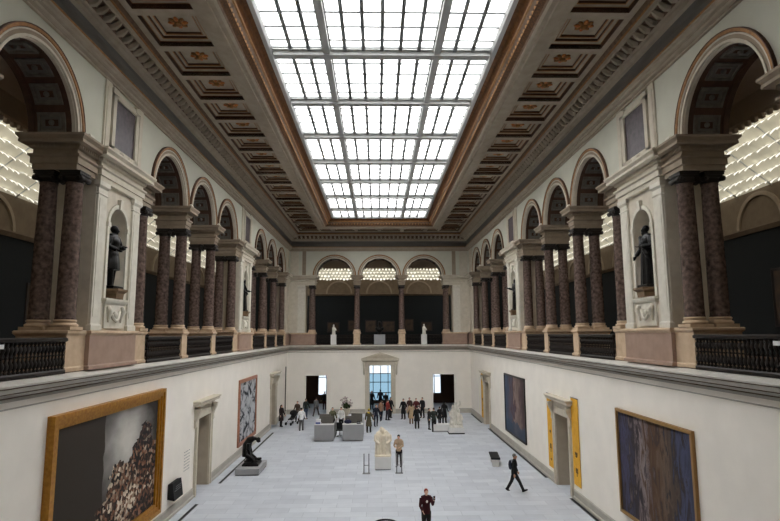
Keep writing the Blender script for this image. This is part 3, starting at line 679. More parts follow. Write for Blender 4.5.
def painting(M, y0, y1, z0, z1, fw, label, fm, cm, proj=.1, x=HW, gild=True):
    c = M(x, (y0 + y1) / 2, z0); t = thing('painting', label, 'painting', c)
    MM = lambda a, b, d: tuple(Vector(M(a, b, d)) - Vector(c))
    m = MB(MM)
    for k, (o, d) in enumerate(((0, proj), (fw * .35, proj * .75), (fw * .7, proj * .5)) if gild else ((0, proj),)):
        w = fw * (.35 if gild else 1.)
        if k == 2: w = fw * .3
        a, b, e, f = y0 + o, y1 - o, z0 + o, z1 - o
        m.box(x - d, x, a, a + w, e, f); m.box(x - d, x, b - w, b, e, f); m.box(x - d, x, a + w, b - w, e, e + w); m.box(x - d, x, a + w, b - w, f - w, f)
    m.build('frame', fm, t)
    m = MB(MM); m.box(x - .03, x - .005, y0 + fw * .95, y1 - fw * .95, z0 + fw * .95, z1 - fw * .95); m.build('canvas', cm, t)
CM1 = ramp_mat('crowd_canvas', None, crowd)
CM2 = ramp_mat('mosaic_canvas', [(0, (28, 30, 34)), (.42, (46, 48, 54)), (.46, (128, 130, 134)), (.52, (176, 178, 182)), (1, (216, 216, 218))], mosaic)
CM3 = ramp_mat('dusk_canvas', None, dusk); CM4 = ramp_mat('veil_canvas', None, veil)
painting(ML, 14.75, 22.3, .65, 5.25, .38, 'huge dark crowd painting in a broad gilt frame on left wall', M_frame, CM1, .2)
painting(ML, 34.5, 39.4, .6, 4.55, .2, 'black and white mosaic painting in a thin copper frame', M_frame_r, CM2, .1, gild=False)
painting(MR, 33.55, 38.85, .78, 4.6, .1, 'slate blue and rose painting in a thin dark frame', M_frame_k, CM3, .08, gild=False)
painting(MR, 15.7, 20.7, .97, 4.58, .1, 'violet and brown veil-like painting in a thin brass frame', M_frame_b, CM4, .1, gild=False)
def banner(y0, y1, z0, z1, label, marks):
    c = (HW - .03, (y0 + y1) / 2, z1); t = thing('banner', label, 'banner', c); h = (y1 - y0) / 2; L_ = z1 - z0
    m = MB(); m.box(-.01, .01, -h, h, -L_, 0); m.build('cloth', M_yellow, t)
    m = MB(); m.tube([(0, -h - .03, .0), (0, h + .03, 0)], .022); m.build('rod', M_steel, t)
    m = MB()
    for zz, w, hh in marks:
        for k in range(3): m.box(-.016, -.01, -w + k * w * .7, -w + k * w * .7 + w * .45, -L_ * zz - hh * (.6 + .4 * (k % 2)), -L_ * zz)
    m.build('print', M_ink, t)
banner(28.4, 29.25, .62, 4.25, 'yellow banner on the far side of the nearer right doorway', [(.5, .12, .16), (.68, .1, .4), (.88, .1, .1)])
banner(24.75, 25.6, .66, 4.42, 'yellow banner on the near side of the nearer right doorway', [(.62, .16, .22), (.66, .12, .08), (.8, .14, .36)])
banner(46.6, 47.7, .3, 4.02, 'yellow banner beside the far right doorway', [(.55, .12, .3), (.8, .1, .1)])
t = thing('sign', 'black lettered notice box beside the gilt frame', 'sign', (-HW, 23.9, .78))
m = MB(); m.add([(.02, -.5, 0), (.3, -.5, -.06), (.3, .5, -.06), (.02, .5, 0), (.02, -.5, .58), (.2, -.5, .62), (.2, .5, .62), (.02, .5, .58)], [(0, 1, 2, 3), (4, 5, 6, 7), (0, 1, 5, 4), (1, 2, 6, 5), (2, 3, 7, 6), (3, 0, 4, 7)]); m.build('casing', M_shadowgap, t)
m = MB()
for k in range(5): T = Matrix.Translation((.252 + .016 * (2 - k), 0, .46 - .09 * k)) @ Matrix.Rotation(-.15, 4, 'Y'); m.obox(T, .006, .72 - .1 * (k % 2), .02)
m.build('lettering', M_steel, t)
t = thing('wall_text', 'pale grey exhibition text lettered on left wall beside the nearer doorway', 'text', (-HW + .003, 25.6, 1.0))
m = MB()
for k in range(7):
    for q in range(4): m.box(0, .004, -.36 + q * .19, -.36 + q * .19 + .12 + .03 * ((k * 3 + q) % 2), 1.2 - .13 * k, 1.24 - .13 * k)
m.build('lettering', M_greytext, t)['kind'] = 'stuff'
t = thing('cable_duct', 'thin dark vertical duct in the far left corner of lower wall', 'duct', (-HW + .06, 51.7, .43))
m = MB(); m.box(-.04, .04, -.07, .07, 0, 3.9); m.build('trunking', M_dkgrey, t)
m = MB(); m.box(-.05, .05, -.09, .09, 3.9, 3.96); m.build('cap', M_steel, t)

# ------------------------------------------------------------------ things on the floor
def barrier(x, label):
    t = thing('barrier', label, 'barrier', (x, 30.55, 0))
    for sg in (-1, 1):
        m = MB(); m.tube([(sg * .13, 0, .02), (sg * .13, 0, .98)], .026, 8); m.ell((sg * .13, 0, .99), (.03, .03, .03), 8, 6); m.build('post', M_steel, t)
    m = MB(); m.box(-.2, .2, -.12, .12, 0, .025); m.build('base', M_steel, t)
    m = MB(); m.tube([(-.13, 0, .42), (.13, 0, .42)], .016, 8); m.build('crossbar', M_steel, t)
barrier(-.78, 'low grey steel barrier left of the cream sculpture'); barrier(.95, 'low grey steel barrier right of the cream sculpture')
t = thing('marble_slab', 'low pale marble slab left of the white figure group', 'plinth', (4.62, 43.1, 0))
m = MB(); m.box(-.62, .6, -.32, .32, .1, .55); m.build('body', M_lplinth, t)
m = MB(); m.box(-.64, .62, -.34, .34, 0, .1); m.build('base', M_gplinth, t)
t = thing('bench', 'black topped bench on pale legs beside the walking person', 'bench', (6.42, 32.45, 0), -.12)
m = MB(); m.rl(-.25, .25, -.85, .85, [(-.02, .4), (0, .42), (0, .48), (-.02, .5)]); m.build('seat', M_shadowgap, t)
for sy in (-.55, .55):
    m = MB(); m.box(-.18, .18, sy - .2, sy + .2, 0, .4); m.build('leg', M_lplinth, t)
m = MB(); m.box(-.03, .03, -.7, .7, .12, .18); m.build('stretcher', M_steel, t)
t = thing('hoop_chair', 'black hoop-backed chair at the bottom edge', 'chair', (.08, 20.25, 0))
m = MB(); m.tube([(.38 * math.cos(a), .38 * math.sin(a), .8) for a in [2 * PI * k / 32 for k in range(33)]], .035, 8); m.build('backrest', M_shadowgap, t)
m = MB(); m.lathe(0, 0, [(.3, .4), (.36, .42), (.36, .46), (.3, .48)], 28); m.build('seat', M_shadowgap, t)
for k in range(4):
    a = PI / 4 + k * PI / 2; m = MB(); m.tube([(.36 * math.cos(a), .36 * math.sin(a), 0), (.35 * math.cos(a), .35 * math.sin(a), .8)], .018, 8); m.build('leg', M_shadowgap, t)
# reception desk
def desk(x0, x1, label):
    t = thing('reception_desk', label, 'desk', ((x0 + x1) / 2, 39.5, 0)); w = (x1 - x0) / 2
    m = MB(); m.box(-w, w, 0, .06, .06, 1.1); m.box(-w, w, .06, .08, 0, .06); m.build('front_panel', M_gplinth, t)
    for sg in (-1, 1):
        m = MB(); m.box(sg * w - (.06 if sg > 0 else 0), sg * w + (.06 if sg < 0 else 0), .06, 3.2, 0, 1.1); m.build('side_panel', M_gplinth, t)
    m = MB(); m.box(-w - .02, w + .02, -.02, .4, 1.1, 1.14); m.build('counter', M_lplinth, t)
    m = MB(); m.box(-w + .06, w - .06, .4, 3.2, .72, .76); m.build('worktop', M_dkgrey, t)
desk(-4.55, -3.22, 'left grey reception desk unit'); desk(-2.6, -1.2, 'right grey reception desk unit')
def monitor(x, y, z, rz, label):
    t = thing('monitor', label, 'monitor', (x, y, z), rz)
    m = MB(); m.box(-.42, .42, -.03, .03, .2, .78); m.build('casing', M_dkgrey, t)
    m = MB(); m.box(-.4, .4, .03, .034, .22, .76); m.build('screen', M_screen, t)
    m = MB(); m.lathe(0, 0, [(.12, 0), (.12, .015), (.025, .02), (.025, .3)], 16); m.build('stand', M_shadowgap, t)
monitor(-3.74, 40.6, .765, .1, 'dark monitor on the left desk unit, nearer the gap')
monitor(-4.0, 41.6, .765, -.2, 'dark monitor further back on the left desk unit')
monitor(-2.06, 40.6, .765, .15, 'dark monitor on the right desk unit, nearer the gap')
monitor(-1.7, 41.8, .765, -.3, 'dark monitor further back on the right desk unit')
t = thing('leaflet_box', 'white leaflet box with blue front on the left desk unit', 'box', (-4.3, 39.75, 1.14))
m = MB(); m.box(-.16, .16, -.12, .12, 0, .32); m.build('case', M_plastic, t)
m = MB(); m.box(-.16, .16, -.126, -.12, .02, .13); m.build('blue_strip', cloth((70, 84, 140)), t)
t = thing('bag', 'dark blue bag lying on the right desk unit', 'bag', (-2.25, 39.75, 1.14))
m = MB(); m.ell((0, 0, .14), (.26, .14, .14)); m.build('body', cloth((40, 42, 66)), t); m = MB(); m.tube([(-.12, 0, .24), (-.08, 0, .36), (.08, 0, .36), (.12, 0, .24)], .014); m.build('handle', cloth(BLACK), t)
t = thing('telephone', 'small black telephone at the right end of the desk', 'telephone', (-1.5, 39.72, 1.14))
m = MB(); m.box(-.14, .14, -.1, .1, 0, .07); m.build('base', M_shadowgap, t); m = MB(); m.tube([(-.1, 0, .1), (-.1, 0, .13), (.1, 0, .13), (.1, 0, .1)], .03); m.build('handset', M_shadowgap, t)
t = thing('office_chair', 'black office chair in the gap between the desk units', 'chair', (-2.9, 41.2, 0))
m = MB(); m.rl(-.24, .24, -.24, .24, [(0, .46), (.02, .5), (0, .54)]); m.build('seat', M_shadowgap, t)
m = MB(); m.rl(-.22, .22, -.28, -.22, [(0, .6), (.01, .8), (0, 1.05)]); m.build('backrest', M_shadowgap, t)
m = MB(); m.tube([(0, 0, .1), (0, 0, .46)], .03)
for k in range(5): m.tube([(0, 0, .12), (.28 * math.cos(k * 1.257), .28 * math.sin(k * 1.257), .04)], .022, 6)
m.build('base', M_steel, t)
# flowers on a pedestal behind the desk
t = thing('flower_arrangement', 'large dried flower arrangement in a pale urn behind the desk', 'flowers', (-2.62, 44.6, 0))
m = MB(); m.lathe(0, 0, [(.24, 0), (.24, .06), (.17, .1), (.16, .85), (.22, .92), (.22, .98)], 20); m.build('pedestal', M_stone, t)
m = MB(); m.lathe(0, 0, [(.12, .98), (.1, 1.03), (.24, 1.2), (.3, 1.42), (.26, 1.5), (.28, 1.54)], 20); m.build('urn', M_stone, t)
m = MB(); ml = MB(); mp_ = MB()
for k in range(46):
    a, el, L_ = random.uniform(0, 2 * PI), random.uniform(.45, 1.5), random.uniform(.5, .95)
    d = Vector((math.cos(a) * math.cos(el) * .8, math.sin(a) * math.cos(el) * .8, math.sin(el))); e = Vector((0, 0, 1.5)) + d * L_
    m.tube([(0, 0, 1.46), tuple(Vector((0, 0, 1.5)) + d * L_ * .5 + Vector((0, 0, .05))), tuple(e)], [.008, .007, .005], 5)
    mp_.ell(e, (.07, .07, .06), 8, 5); q = Vector((0, 0, 1.5)) + d * L_ * .6; ml.ell(q, (.08, .03, .1), 7, 4, 0, Matrix.Rotation(a, 3, 'Z') @ Matrix.Rotation(1 - el, 3, 'Y'))
m.build('stem', M_leaf, t); ml.build('leaf', M_leaf, t)['kind'] = 'stuff'; mp_.build('blossom', M_petal, t)['kind'] = 'stuff'
# pushchair
t = thing('pushchair', 'black folding pushchair among visitors at the left', 'pushchair', (-7.2, 46.9, 0), -.5)
m = MB(); m.add([(-.22, -.25, .4), (.22, -.25, .4), (.22, .15, .48), (-.22, .15, .48), (-.22, .35, .95), (.22, .35, .95), (-.22, -.25, .46), (.22, -.25, .46), (.22, .1, .54), (-.22, .1, .54)], [(0, 1, 2, 3), (3, 2, 5, 4), (6, 7, 8, 9), (9, 8, 5, 4), (0, 1, 7, 6), (0, 3, 4, 9, 6), (1, 2, 5, 8, 7)]); m.build('seat', cloth(BLACK), t)
m = MB(); m.ell((0, .2, .92), (.27, .36, .22)); m.build('hood', cloth(BLACK), t)
m = MB()
for sg in (-1, 1): m.tube([(sg * .25, -.45, .12), (sg * .25, .1, .55), (sg * .25, .62, 1.02)], .018, 6); m.tube([(sg * .25, .45, .12), (sg * .25, 0, .5)], .018, 6)
m.tube([(-.25, .62, 1.02), (.25, .62, 1.02)], .02, 6); m.build('chassis', M_steel, t)
for sx in (-.25, .25):
    for sy in (-.45, .45):
        m = MB(); m.tube([(sx - .025, sy, .12), (sx + .025, sy, .12)], .12, 14); m.build('wheel', M_shadowgap, t)

# ------------------------------------------------------------------ columns
ZC0, ZC1 = 7.45, 11.93
def column_proto(label):
    t = thing('column', label, 'column', (0, 0, 0))
    m = MB(); m.box(-.33, .33, -.33, .33, 0, .09); m.lathe(0, 0, [(.32, .09), (.335, .12), (.33, .16), (.29, .18), (.27, .21), (.29, .23), (.3, .26), (.27, .29)], 24); m.build('base', M_tan, t)
    m = MB(); m.lathe(0, 0, [(.275, .29), (.26, .34), (.258, 1.5), (.245, 2.6), (.225, 4.1), (.24, 4.13), (.24, 4.16)], 28); m.build('shaft', M_col, t)
    m = MB(); m.lathe(0, 0, [(.23, 4.16), (.25, 4.2), (.28, 4.26), (.28, 4.3)], 24)
    for sx in (-1, 1):
        for sy in (-1, 1):
            m.tube([(sx * .25, sy * .27, 4.28), (sx * .25, sy * .12, 4.28), (sx * .25, 0, 4.28)], [.085, .065, .06], 12)
            m.tube([(sx * .25, sy * .272, 4.28), (sx * .25, sy * .3, 4.28)], [.045, .03], 10)
    m.box(-.26, .26, -.26, .26, 4.3, 4.39); m.box(-.29, .29, -.29, .29, 4.39, 4.44); m.box(-.3, .3, -.3, .3, 4.445, 4.48)
    m.build('capital', M_cap, t)
    return t
XF, XR = 8.84, 9.57
BND = [15.66, 20.15, 24.42, 28.73, 33.05, 37.7, 42.0, 46.3, 50.55]
POS = ['nearest pair on the near side of the nearer niche', 'pair just beyond the nearer niche', 'first pair after the nearer niche columns', 'second pair after the nearer niche columns',
       'pair just before the farther niche', 'pair just beyond the farther niche', 'first pair after the farther niche columns', 'second pair after the farther niche columns', 'last pair at the far corner']
proto = None
for s, M in SIDES.items():
    for k, yb in enumerate(BND):
        for q, X_ in (('front', XF), ('rear', XR)):
            lab = '%s marble column, %s arcade, %s' % (q, s, POS[k])
            loc = M(X_, yb, ZC0)
            if proto is None: proto = column_proto(lab); proto.location = loc; proto['group'] = 'arcade columns'; col = proto
            else: dup(proto, loc, 0, lab, 'arcade columns')
BX = [-6.42, -2.14, 2.14, 6.42]
for k, xb in enumerate(BX):
    for q, X_ in (('front', XF), ('rear', XR)):
        dup(proto, MBK(X_, xb, ZC0), PI / 2, '%s marble column of the %s pair from the left on far balcony' % (q, ORD[k]), 'arcade columns')

# pedestals
def pedestal(M, x0, x1, y0, y1, mt, label, name='pedestal'):
    c = M(x0, (y0 + y1) / 2, ZF2); t = thing(name, label, 'pedestal', c); MM = lambda a, b, d: tuple(Vector(M(a, b, d)) - Vector(c))
    m = MB(MM); m.rl(x0 + .04, x1 - .04, y0 + .04, y1 - .04, [(0, ZF2 + .14), (0, 7.3)]); m.build('die', mt, t)
    m = MB(MM); m.rl(x0 + .04, x1 - .04, y0 + .04, y1 - .04, [(.06, ZF2 + .002), (.06, ZF2 + .1), (0, ZF2 + .14)]); m.build('plinth', mt, t)
    m = MB(MM); m.rl(x0 + .04, x1 - .04, y0 + .04, y1 - .04, [(0, 7.3), (.04, 7.34), (.07, 7.37), (.07, 7.42), (.05, 7.445)]); m.build('cap', M_tan, t)
    return t, MM
for s, M in SIDES.items():
    for k, yb in enumerate(BND):
        if k in (2, 3, 6, 7): pedestal(M, XF - .36, XR + .38, yb - .36, yb + .36, M_tan, 'tan stone pedestal under the %s, %s arcade' % (POS[k], s))
    for i, (a, b) in enumerate(PIERS):
        t, MM = pedestal(M, 8.44, 10.0, a - .1, b + .1, M_pink, 'long pinkish pedestal under the %s niche pier, %s arcade' % (('nearer', 'farther')[i], s))
        for y0, y1 in ((a - 1.05, a - .06), (b + .06, b + 1.14)):
            m = MB(MM); m.rl(8.6, 9.96, y0, y1, [(.04, ZF2 + .002), (.04, ZF2 + .1), (0, ZF2 + .14), (0, 7.3), (.04, 7.34), (.06, 7.37), (.06, 7.42), (.04, 7.445)]); m.build('end_block', M_tan, t)
    pedestal(M, XF - .36, XR + .38, 50.15, 50.9, M_tan, 'tan stone pedestal under the last pair at the far corner, %s arcade' % s)
for k, xb in enumerate(BX):
    if k in (1, 2): pedestal(MBK, XF - .36, XR + .38, xb - .33, xb + .33, M_tan, 'tan pedestal under the %s pair on far balcony' % ORD[k])
    else: pedestal(MBK, 8.5, 10., min(xb - .1 if k else xb, 0) - 1.96 if k == 0 else xb - .36, xb + .36 if k == 0 else xb + 1.96, M_pink, 'long pinkish pedestal in the %s corner of far balcony' % ('left', 'right')[k == 3])

# ------------------------------------------------------------------ balustrades
m = MB(); m.lathe(0, 0, [(.045, 0), (.055, .03), (.022, .06), (.065, .14), (.068, .2), (.03, .29), (.02, .33), (.06, .36), (.02, .39), (.03, .43), (.068, .52), (.06, .58), (.022, .63), (.055, .67), (.04, .7)], 10)
BALM = m.mesh('baluster', M_iron)
def balustrade(M, y0, y1, label, x=8.58):
    c = M(x, (y0 + y1) / 2, ZF2); t = thing('balustrade', label, 'balustrade', c, 0, 'iron balustrades'); MM = lambda a, b, d: tuple(Vector(M(a, b, d)) - Vector(c))
    m = MB(MM); m.rl(x - .03, x + .03, y0 + .03, y1 - .03, [(.02, 7.14), (.045, 7.16), (.045, 7.22), (.01, 7.25)]); m.build('top_rail', M_iron, t)
    m = MB(MM); m.rl(x - .03, x + .03, y0 + .03, y1 - .03, [(.03, ZF2 - .02), (.03, ZF2 + .06), (.0, ZF2 + .1)]); m.build('bottom_rail', M_iron, t)
    n = int((y1 - y0) / .15)
    for k in range(n):
        y = y0 + (k + .5) * (y1 - y0) / n; o = bpy.data.objects.new('baluster', BALM); COL.objects.link(o); o.parent = t; o.location = MM(x, y, ZF2 + .1); o.scale = (1, 1, (7.14 - ZF2 - .1) / .7)
for s, M in SIDES.items():
    balustrade(M, 10.4, 15.26, 'black iron balustrade nearest the camera, %s arcade' % s)
    E = BND
    for k, (i, j) in enumerate(((1, 2), (2, 3), (3, 4), (5, 6), (6, 7), (7, 8))):
        a = E[i] + (.42 if i in (1, 5) else .41); b = E[j] - (.5 if j in (4, 8) else .41)
        balustrade(M, a, b, 'black iron balustrade under the %s arch past the %s niche, %s arcade' % (ORD[k % 3], ('nearer', 'farther')[k > 2], s))
for k in range(3): balustrade(MBK, BX[k] + .4, BX[k + 1] - .4, 'black iron balustrade of far balcony, %s bay' % ('left', 'middle', 'right')[k], 9.72)

# ------------------------------------------------------------------ upper walls: arcades
ZSP, RI, RO = 12.8, 1.75, 2.08
ARCH = [13.36, 22.285, 26.575, 30.89, 39.85, 44.15, 48.425]
ARCHB = [-4.28, 0., 4.28]
XD = 9.9
EPROF = [(0, 11.93), (0, 12.08), (.045, 12.09), (.045, 12.26), (.1, 12.3), (.1, 12.35), (.0, 12.36), (.0, 12.49), (.06, 12.52), (.08, 12.55), (.08, 12.63), (.27, 12.64), (.27, 12.72), (.25, 12.73), (.33, 12.82), (.33, 12.88)]
def arch_trim(M, yc, parent):
    m = MB(M); m.arcband(HW - .06, HW, yc, ZSP, RI, RI + .07, mi=0); m.arcband(HW - .035, HW, yc, ZSP, RI + .07, RI + .17, mi=3); m.arcband(HW - .06, HW, yc, ZSP, RI + .17, RI + .21, mi=0); m.arcband(HW - .02, HW, yc, ZSP, RI + .21, RI + .23, mi=2); m.arcband(HW - .085, HW, yc, ZSP, RI + .23, RO - .025, mi=1); m.arcband(HW - .1, HW, yc, ZSP, RO - .025, RO, mi=2)
    m.build('archivolt', [M_stone, M_gold, M_brown, M_stone_b], parent)
    # coffered underside
    m = MB(M); n = 40; vs, fs = [], []
    for k in range(n + 1):
        a = PI * k / n; c, q = math.cos(a), math.sin(a); vs += [(HW, yc + RI * c, ZSP + RI * q), (XD, yc + RI * c, ZSP + RI * q)]
    for k in range(n): fs.append((2 * k, 2 * k + 1, 2 * k + 3, 2 * k + 2))
    m.add(vs, fs, 0); m.arcband(HW, HW + .1, yc, ZSP, RI - .03, RI, mi=3); m.arcband(XD - .16, XD, yc, ZSP, RI - .03, RI, mi=0)
    for k in range(7):
        a0, a1 = PI * (k + .13) / 7, PI * (k + .87) / 7; xa, xb = HW + .27, XD - .27
        for (e, r0, r1, mi) in ((0, RI - .05, RI, 1), (.06, RI - .015, RI, 1), (.13, RI - .04, RI, 2), (.2, RI - .02, RI, 0)):
            de = e / RI
            if e in (0, .13):   # frames
                w = .06 / RI
                m.arcband(xa + e, xb - e, yc, ZSP, r0, r1, a0 + de, a0 + de + w, 3, mi); m.arcband(xa + e, xb - e, yc, ZSP, r0, r1, a1 - de - w, a1 - de, 3, mi)
                m.arcband(xa + e, xa + e + .06, yc, ZSP, r0, r1, a0 + de, a1 - de, 4, mi); m.arcband(xb - e - .06, xb - e, yc, ZSP, r0, r1, a0 + de, a1 - de, 4, mi)
            else: m.arcband(xa + e, xb - e, yc, ZSP, r0, r1, a0 + de, a1 - de, 4, mi)
        am = (a0 + a1) / 2; m.ell(((xa + xb) / 2, yc + (RI - .04) * math.cos(am), ZSP + (RI - .04) * math.sin(am)), (.08, .08, .08), 8, 5, 2)
    m.build('arch_soffit', [M_rust, M_soff, M_dkgrey, M_stone], parent)
def upper_wall(M, y0, y1, arches, name):
    m = MB(M); yy = y0; zt = 15.4
    for yc in arches:
        if yc - 2.14 > yy + .01: m.box(HW, XD, yy, yc - 2.14, ZSP, zt)
        for x in (HW, XD): m.archpanel(x, yc - 2.14, yc + 2.16, ZSP, zt, yc, ZSP, RI)
        for y_, t_ in ((yc - 2.14, yc - RI), (yc + RI, yc + 2.16)): m.add([(HW, y_, ZSP), (XD, y_, ZSP), (XD, t_, ZSP), (HW, t_, ZSP)], [(0, 1, 2, 3)])
        yy = yc + 2.16
    m.box(HW, XD, yy, y1, ZSP, zt); w = struct(m, name, M_upper)
    for yc in arches: arch_trim(M, yc, w)
    return w
def ent(M, y0, y1, parent, x0=8.6, prof=EPROF, x1=XD - .06):
    m = MB(M); m.rl(x0, x1, y0, y1, prof)
    k = y0 + .06
    while k < y1 - .05: m.box(x0 - .1, x0, k, k + .055, 12.55, 12.62); k += .11
    k = x0 + .06
    while k < x1 - .05: m.box(k, k + .055, y0 - .1, y0, 12.55, 12.62); k += .11
    return m.build('entablature', M_stone_b if y1 - y0 < 1.6 else M_stone, parent)
for s, M in SIDES.items():
    w = upper_wall(M, YN, YB + 1.3, ARCH, 'wall_%s_upper' % s)
    for k, yb in enumerate(BND):
        if k in (2, 3, 6, 7): ent(M, yb - .28, yb + .28, w)
    ent(M, 10.6, 11.25, w)
    for a, b in PIERS:
        ent(M, a - 1.14, a - .1, w); ent(M, b + .1, b + 1.08, w); ent(M, a - .02, b + .02, w, 8.48)
    ent(M, 50.27, 51.1, w); ent(M, 51.05, YB, w, 8.5)
    for k, yb in enumerate(BND):
        m = MB(M); m.rl(8.44, 8.6, yb - .1, yb + .1, [(0, 12.88), (.03, 12.92), (.03, 13.0), (0, 13.06)]); m.build('impost', M_white, w)
    m = MB(M); m.box(HW, XD, YN, 10.5, ZF2, ZSP); m.build('pier_near', M_stone, w)
    # niche piers
    for i, (a, b) in enumerate(PIERS):
        c = (a + b) / 2; nr, nz = .6, 10.75
        m = MB(M); m.archpanel(HW, a, b, ZC0, 11.93, c, nz, nr); m.box(HW, HW + .02, c - nr, c + nr, ZC0, 8.42)
        for y_ in (a, b): m.add([(HW, y_, ZC0), (XD, y_, ZC0), (XD, y_, 11.93), (HW, y_, 11.93)], [(0, 1, 2, 3)])
        m.add([(XD, a, ZC0), (XD, b, ZC0), (XD, b, 11.93), (XD, a, 11.93)], [(0, 1, 2, 3)]); m.build('pier', M_stone, w)
        # niche shell
        m = MB(M); vs, fs = [], []; n, hN = 20, 10
        rows = [(nr, 8.4), (nr, nz)] + [(nr * math.cos(PI / 2 * q / hN), nz + nr * math.sin(PI / 2 * q / hN)) for q in range(1, hN + 1)]
        for r_, z_ in rows:
            for k in range(n + 1):
                t_ = PI * k / n; vs.append((HW + max(r_, .002) * math.sin(t_), c - max(r_, .002) * math.cos(t_), z_))
        for q in range(len(rows) - 1):
            for k in range(n): fs.append((q * (n + 1) + k, q * (n + 1) + k + 1, (q + 1) * (n + 1) + k + 1, (q + 1) * (n + 1) + k))
        fs.append(tuple(range(n + 1))); m.add(vs, fs, 0, True); m.build('niche', M_stone, w)
        m = MB(M); m.arcband(HW - .05, HW, c, nz, nr, nr + .13); m.box(HW - .05, HW, c - nr - .13, c - nr, 8.42, nz); m.box(HW - .05, HW, c + nr, c + nr + .13, 8.42, nz)
        m.box(HW - .08, HW + .02, c - nr - .16, c - nr + .02, nz - .08, nz + .06); m.box(HW - .08, HW + .02, c + nr - .02, c + nr + .16, nz - .08, nz + .06)
        m.rl(HW - .1, HW, c - .07, c + .07, [(-.01, nz + nr - .02), (.03, nz + nr + .3)]); m.build('niche_frame', M_white, w)
        m = MB(M); m.rl(HW - .3, HW + .3, c - .34, c + .34, [(-.1, 8.45), (-.08, 8.62), (0, 8.7), (0, 8.76)]); m.build('statue_bracket', M_brownstone, w)
        m = MB(M); m.rl(HW - .08, HW, c - .68, c + .68, [(0, 8.26), (.05, 8.32), (.08, 8.38), (.08, 8.44)]); m.rl(HW - .06, HW, c - .62, c + .62, [(0, 7.52), (0, 8.26)])
        for sg in (-1, 1): m.tube([(HW - .09, c + sg * .46, 8.2), (HW - .16, c + sg * .46, 8.05), (HW - .1, c + sg * .4, 7.85), (HW - .08, c + sg * .42, 7.7)], [.06, .08, .05, .03], 8)
        m.tube([(HW - .08, c - .3, 8.05), (HW - .12, c - .15, 7.8), (HW - .13, c, 7.74), (HW - .12, c + .15, 7.8), (HW - .08, c + .3, 8.05)], .05, 8); m.ell((HW - .1, c, 7.95), (.06, .12, .1)); m.build('relief_panel', M_white, w)
        for y0, y1 in ((a + .02, a + .56), (b - .56, b - .02)):
            m = MB(M); m.rl(HW - .07, HW, y0, y1, [(.04, ZC0), (.04, ZC0 + .14), (0, ZC0 + .2), (0, 11.5), (.03, 11.54), (.0, 11.58), (0, 11.72), (.06, 11.8), (.06, 11.93)]); m.box(HW - .085, HW - .07, y0 + .08, y1 - .08, 7.85, 11.4); m.build('pilaster', M_white, w)
        # strip between the columns on the pier's end face
        for y_, d in ((a, -1), (b, 1)):
            m = MB(M); xm = (XF + XR) / 2; m.rl(xm - .12, xm + .12, min(y_, y_ + d * .07), max(y_, y_ + d * .07), [(0, ZC0), (0, 11.93)]); m.build('pilaster', M_stone_b, w)
        # framed marble tablet above
        for y0, y1 in ((c - 1.36, c - .98), (c + .98, c + 1.36)):
            m = MB(M); m.rl(HW - .05, HW, y0, y1, [(0, 12.88), (0, 15.3)]); m.box(HW - .07, HW - .05, y0 + .08, y1 - .08, 13.05, 15.0); m.build('panel_strip', M_stone, w)
    # corner pier
    m = MB(M); m.box(HW, XD, 51.15, YB + 1.3, ZC0 - .1, 11.93); m.build('corner_pier', M_stone, w)
    m = MB(M); m.rl(HW - .06, HW, 51.25, 52.2, [(.03, ZC0), (.03, ZC0 + .12), (0, ZC0 + .18), (0, 11.6), (.05, 11.8), (.05, 11.93)]); m.build('pilaster', M_stone, w)
    m = MB(M); m.rl(HW - .06, HW, 51.0, 52.3, [(0, 12.9), (0, 15.3)]); m.build('panel_strip', M_stone, w)
    m = MB(M); m.box(8.5, XD, 51.0, YB + 1.3, ZF2, ZC0 - .1); m.build('corner_plinth', M_pink, w)
    for i, (a, b) in enumerate(PIERS):
        c = (a + b) / 2; o = M(HW, c, 12.95)
        t = thing('marble_tablet', 'purple marble tablet in a scrolled cream frame above the %s niche, %s wall' % (('nearer', 'farther')[i], s), 'wall panel', o); MM = lambda x_, y_, z_, o=o, M=M: tuple(Vector(M(x_, y_, z_)) - Vector(o))
        m = MB(MM); y0, y1, z0, z1 = c - .92, c + .92, 13.02, 15.02
        for A, B_, C_, D_ in ((y0, y0 + .2, z0, z1), (y1 - .2, y1, z0, z1), (y0, y1, z0, z0 + .2), (y0, y1, z1 - .2, z1)): m.box(HW - .1, HW, A, B_, C_, D_)
        for A, B_, C_, D_ in ((y0 - .08, y0 + .3, z1 - .1, z1 + .08), (y1 - .3, y1 + .08, z1 - .1, z1 + .08), (y0 - .08, y0 + .3, z0 - .08, z0 + .1), (y1 - .3, y1 + .08, z0 - .08, z0 + .1)): m.box(HW - .12, HW, A, B_, C_, D_)
        m.build('frame', M_stone, t)
        m = MB(MM); m.box(HW - .04, HW - .002, y0 + .15, y1 - .15, z0 + .15, z1 - .15); m.build('slab', M_purple, t)
        m = MB(MM)
        for sg in (-1, 1): m.tube([(HW - .1, c + sg * .5, z0 + .02), (HW - .14, c + sg * .3, z0 + .1), (HW - .14, c + sg * .12, z0), (HW - .1, c, z0 - .06)], [.03, .06, .05, .04], 8)
        m.ell((HW - .12, c, z0), (.05, .1, .08)); m.build('scroll', M_stone, t)
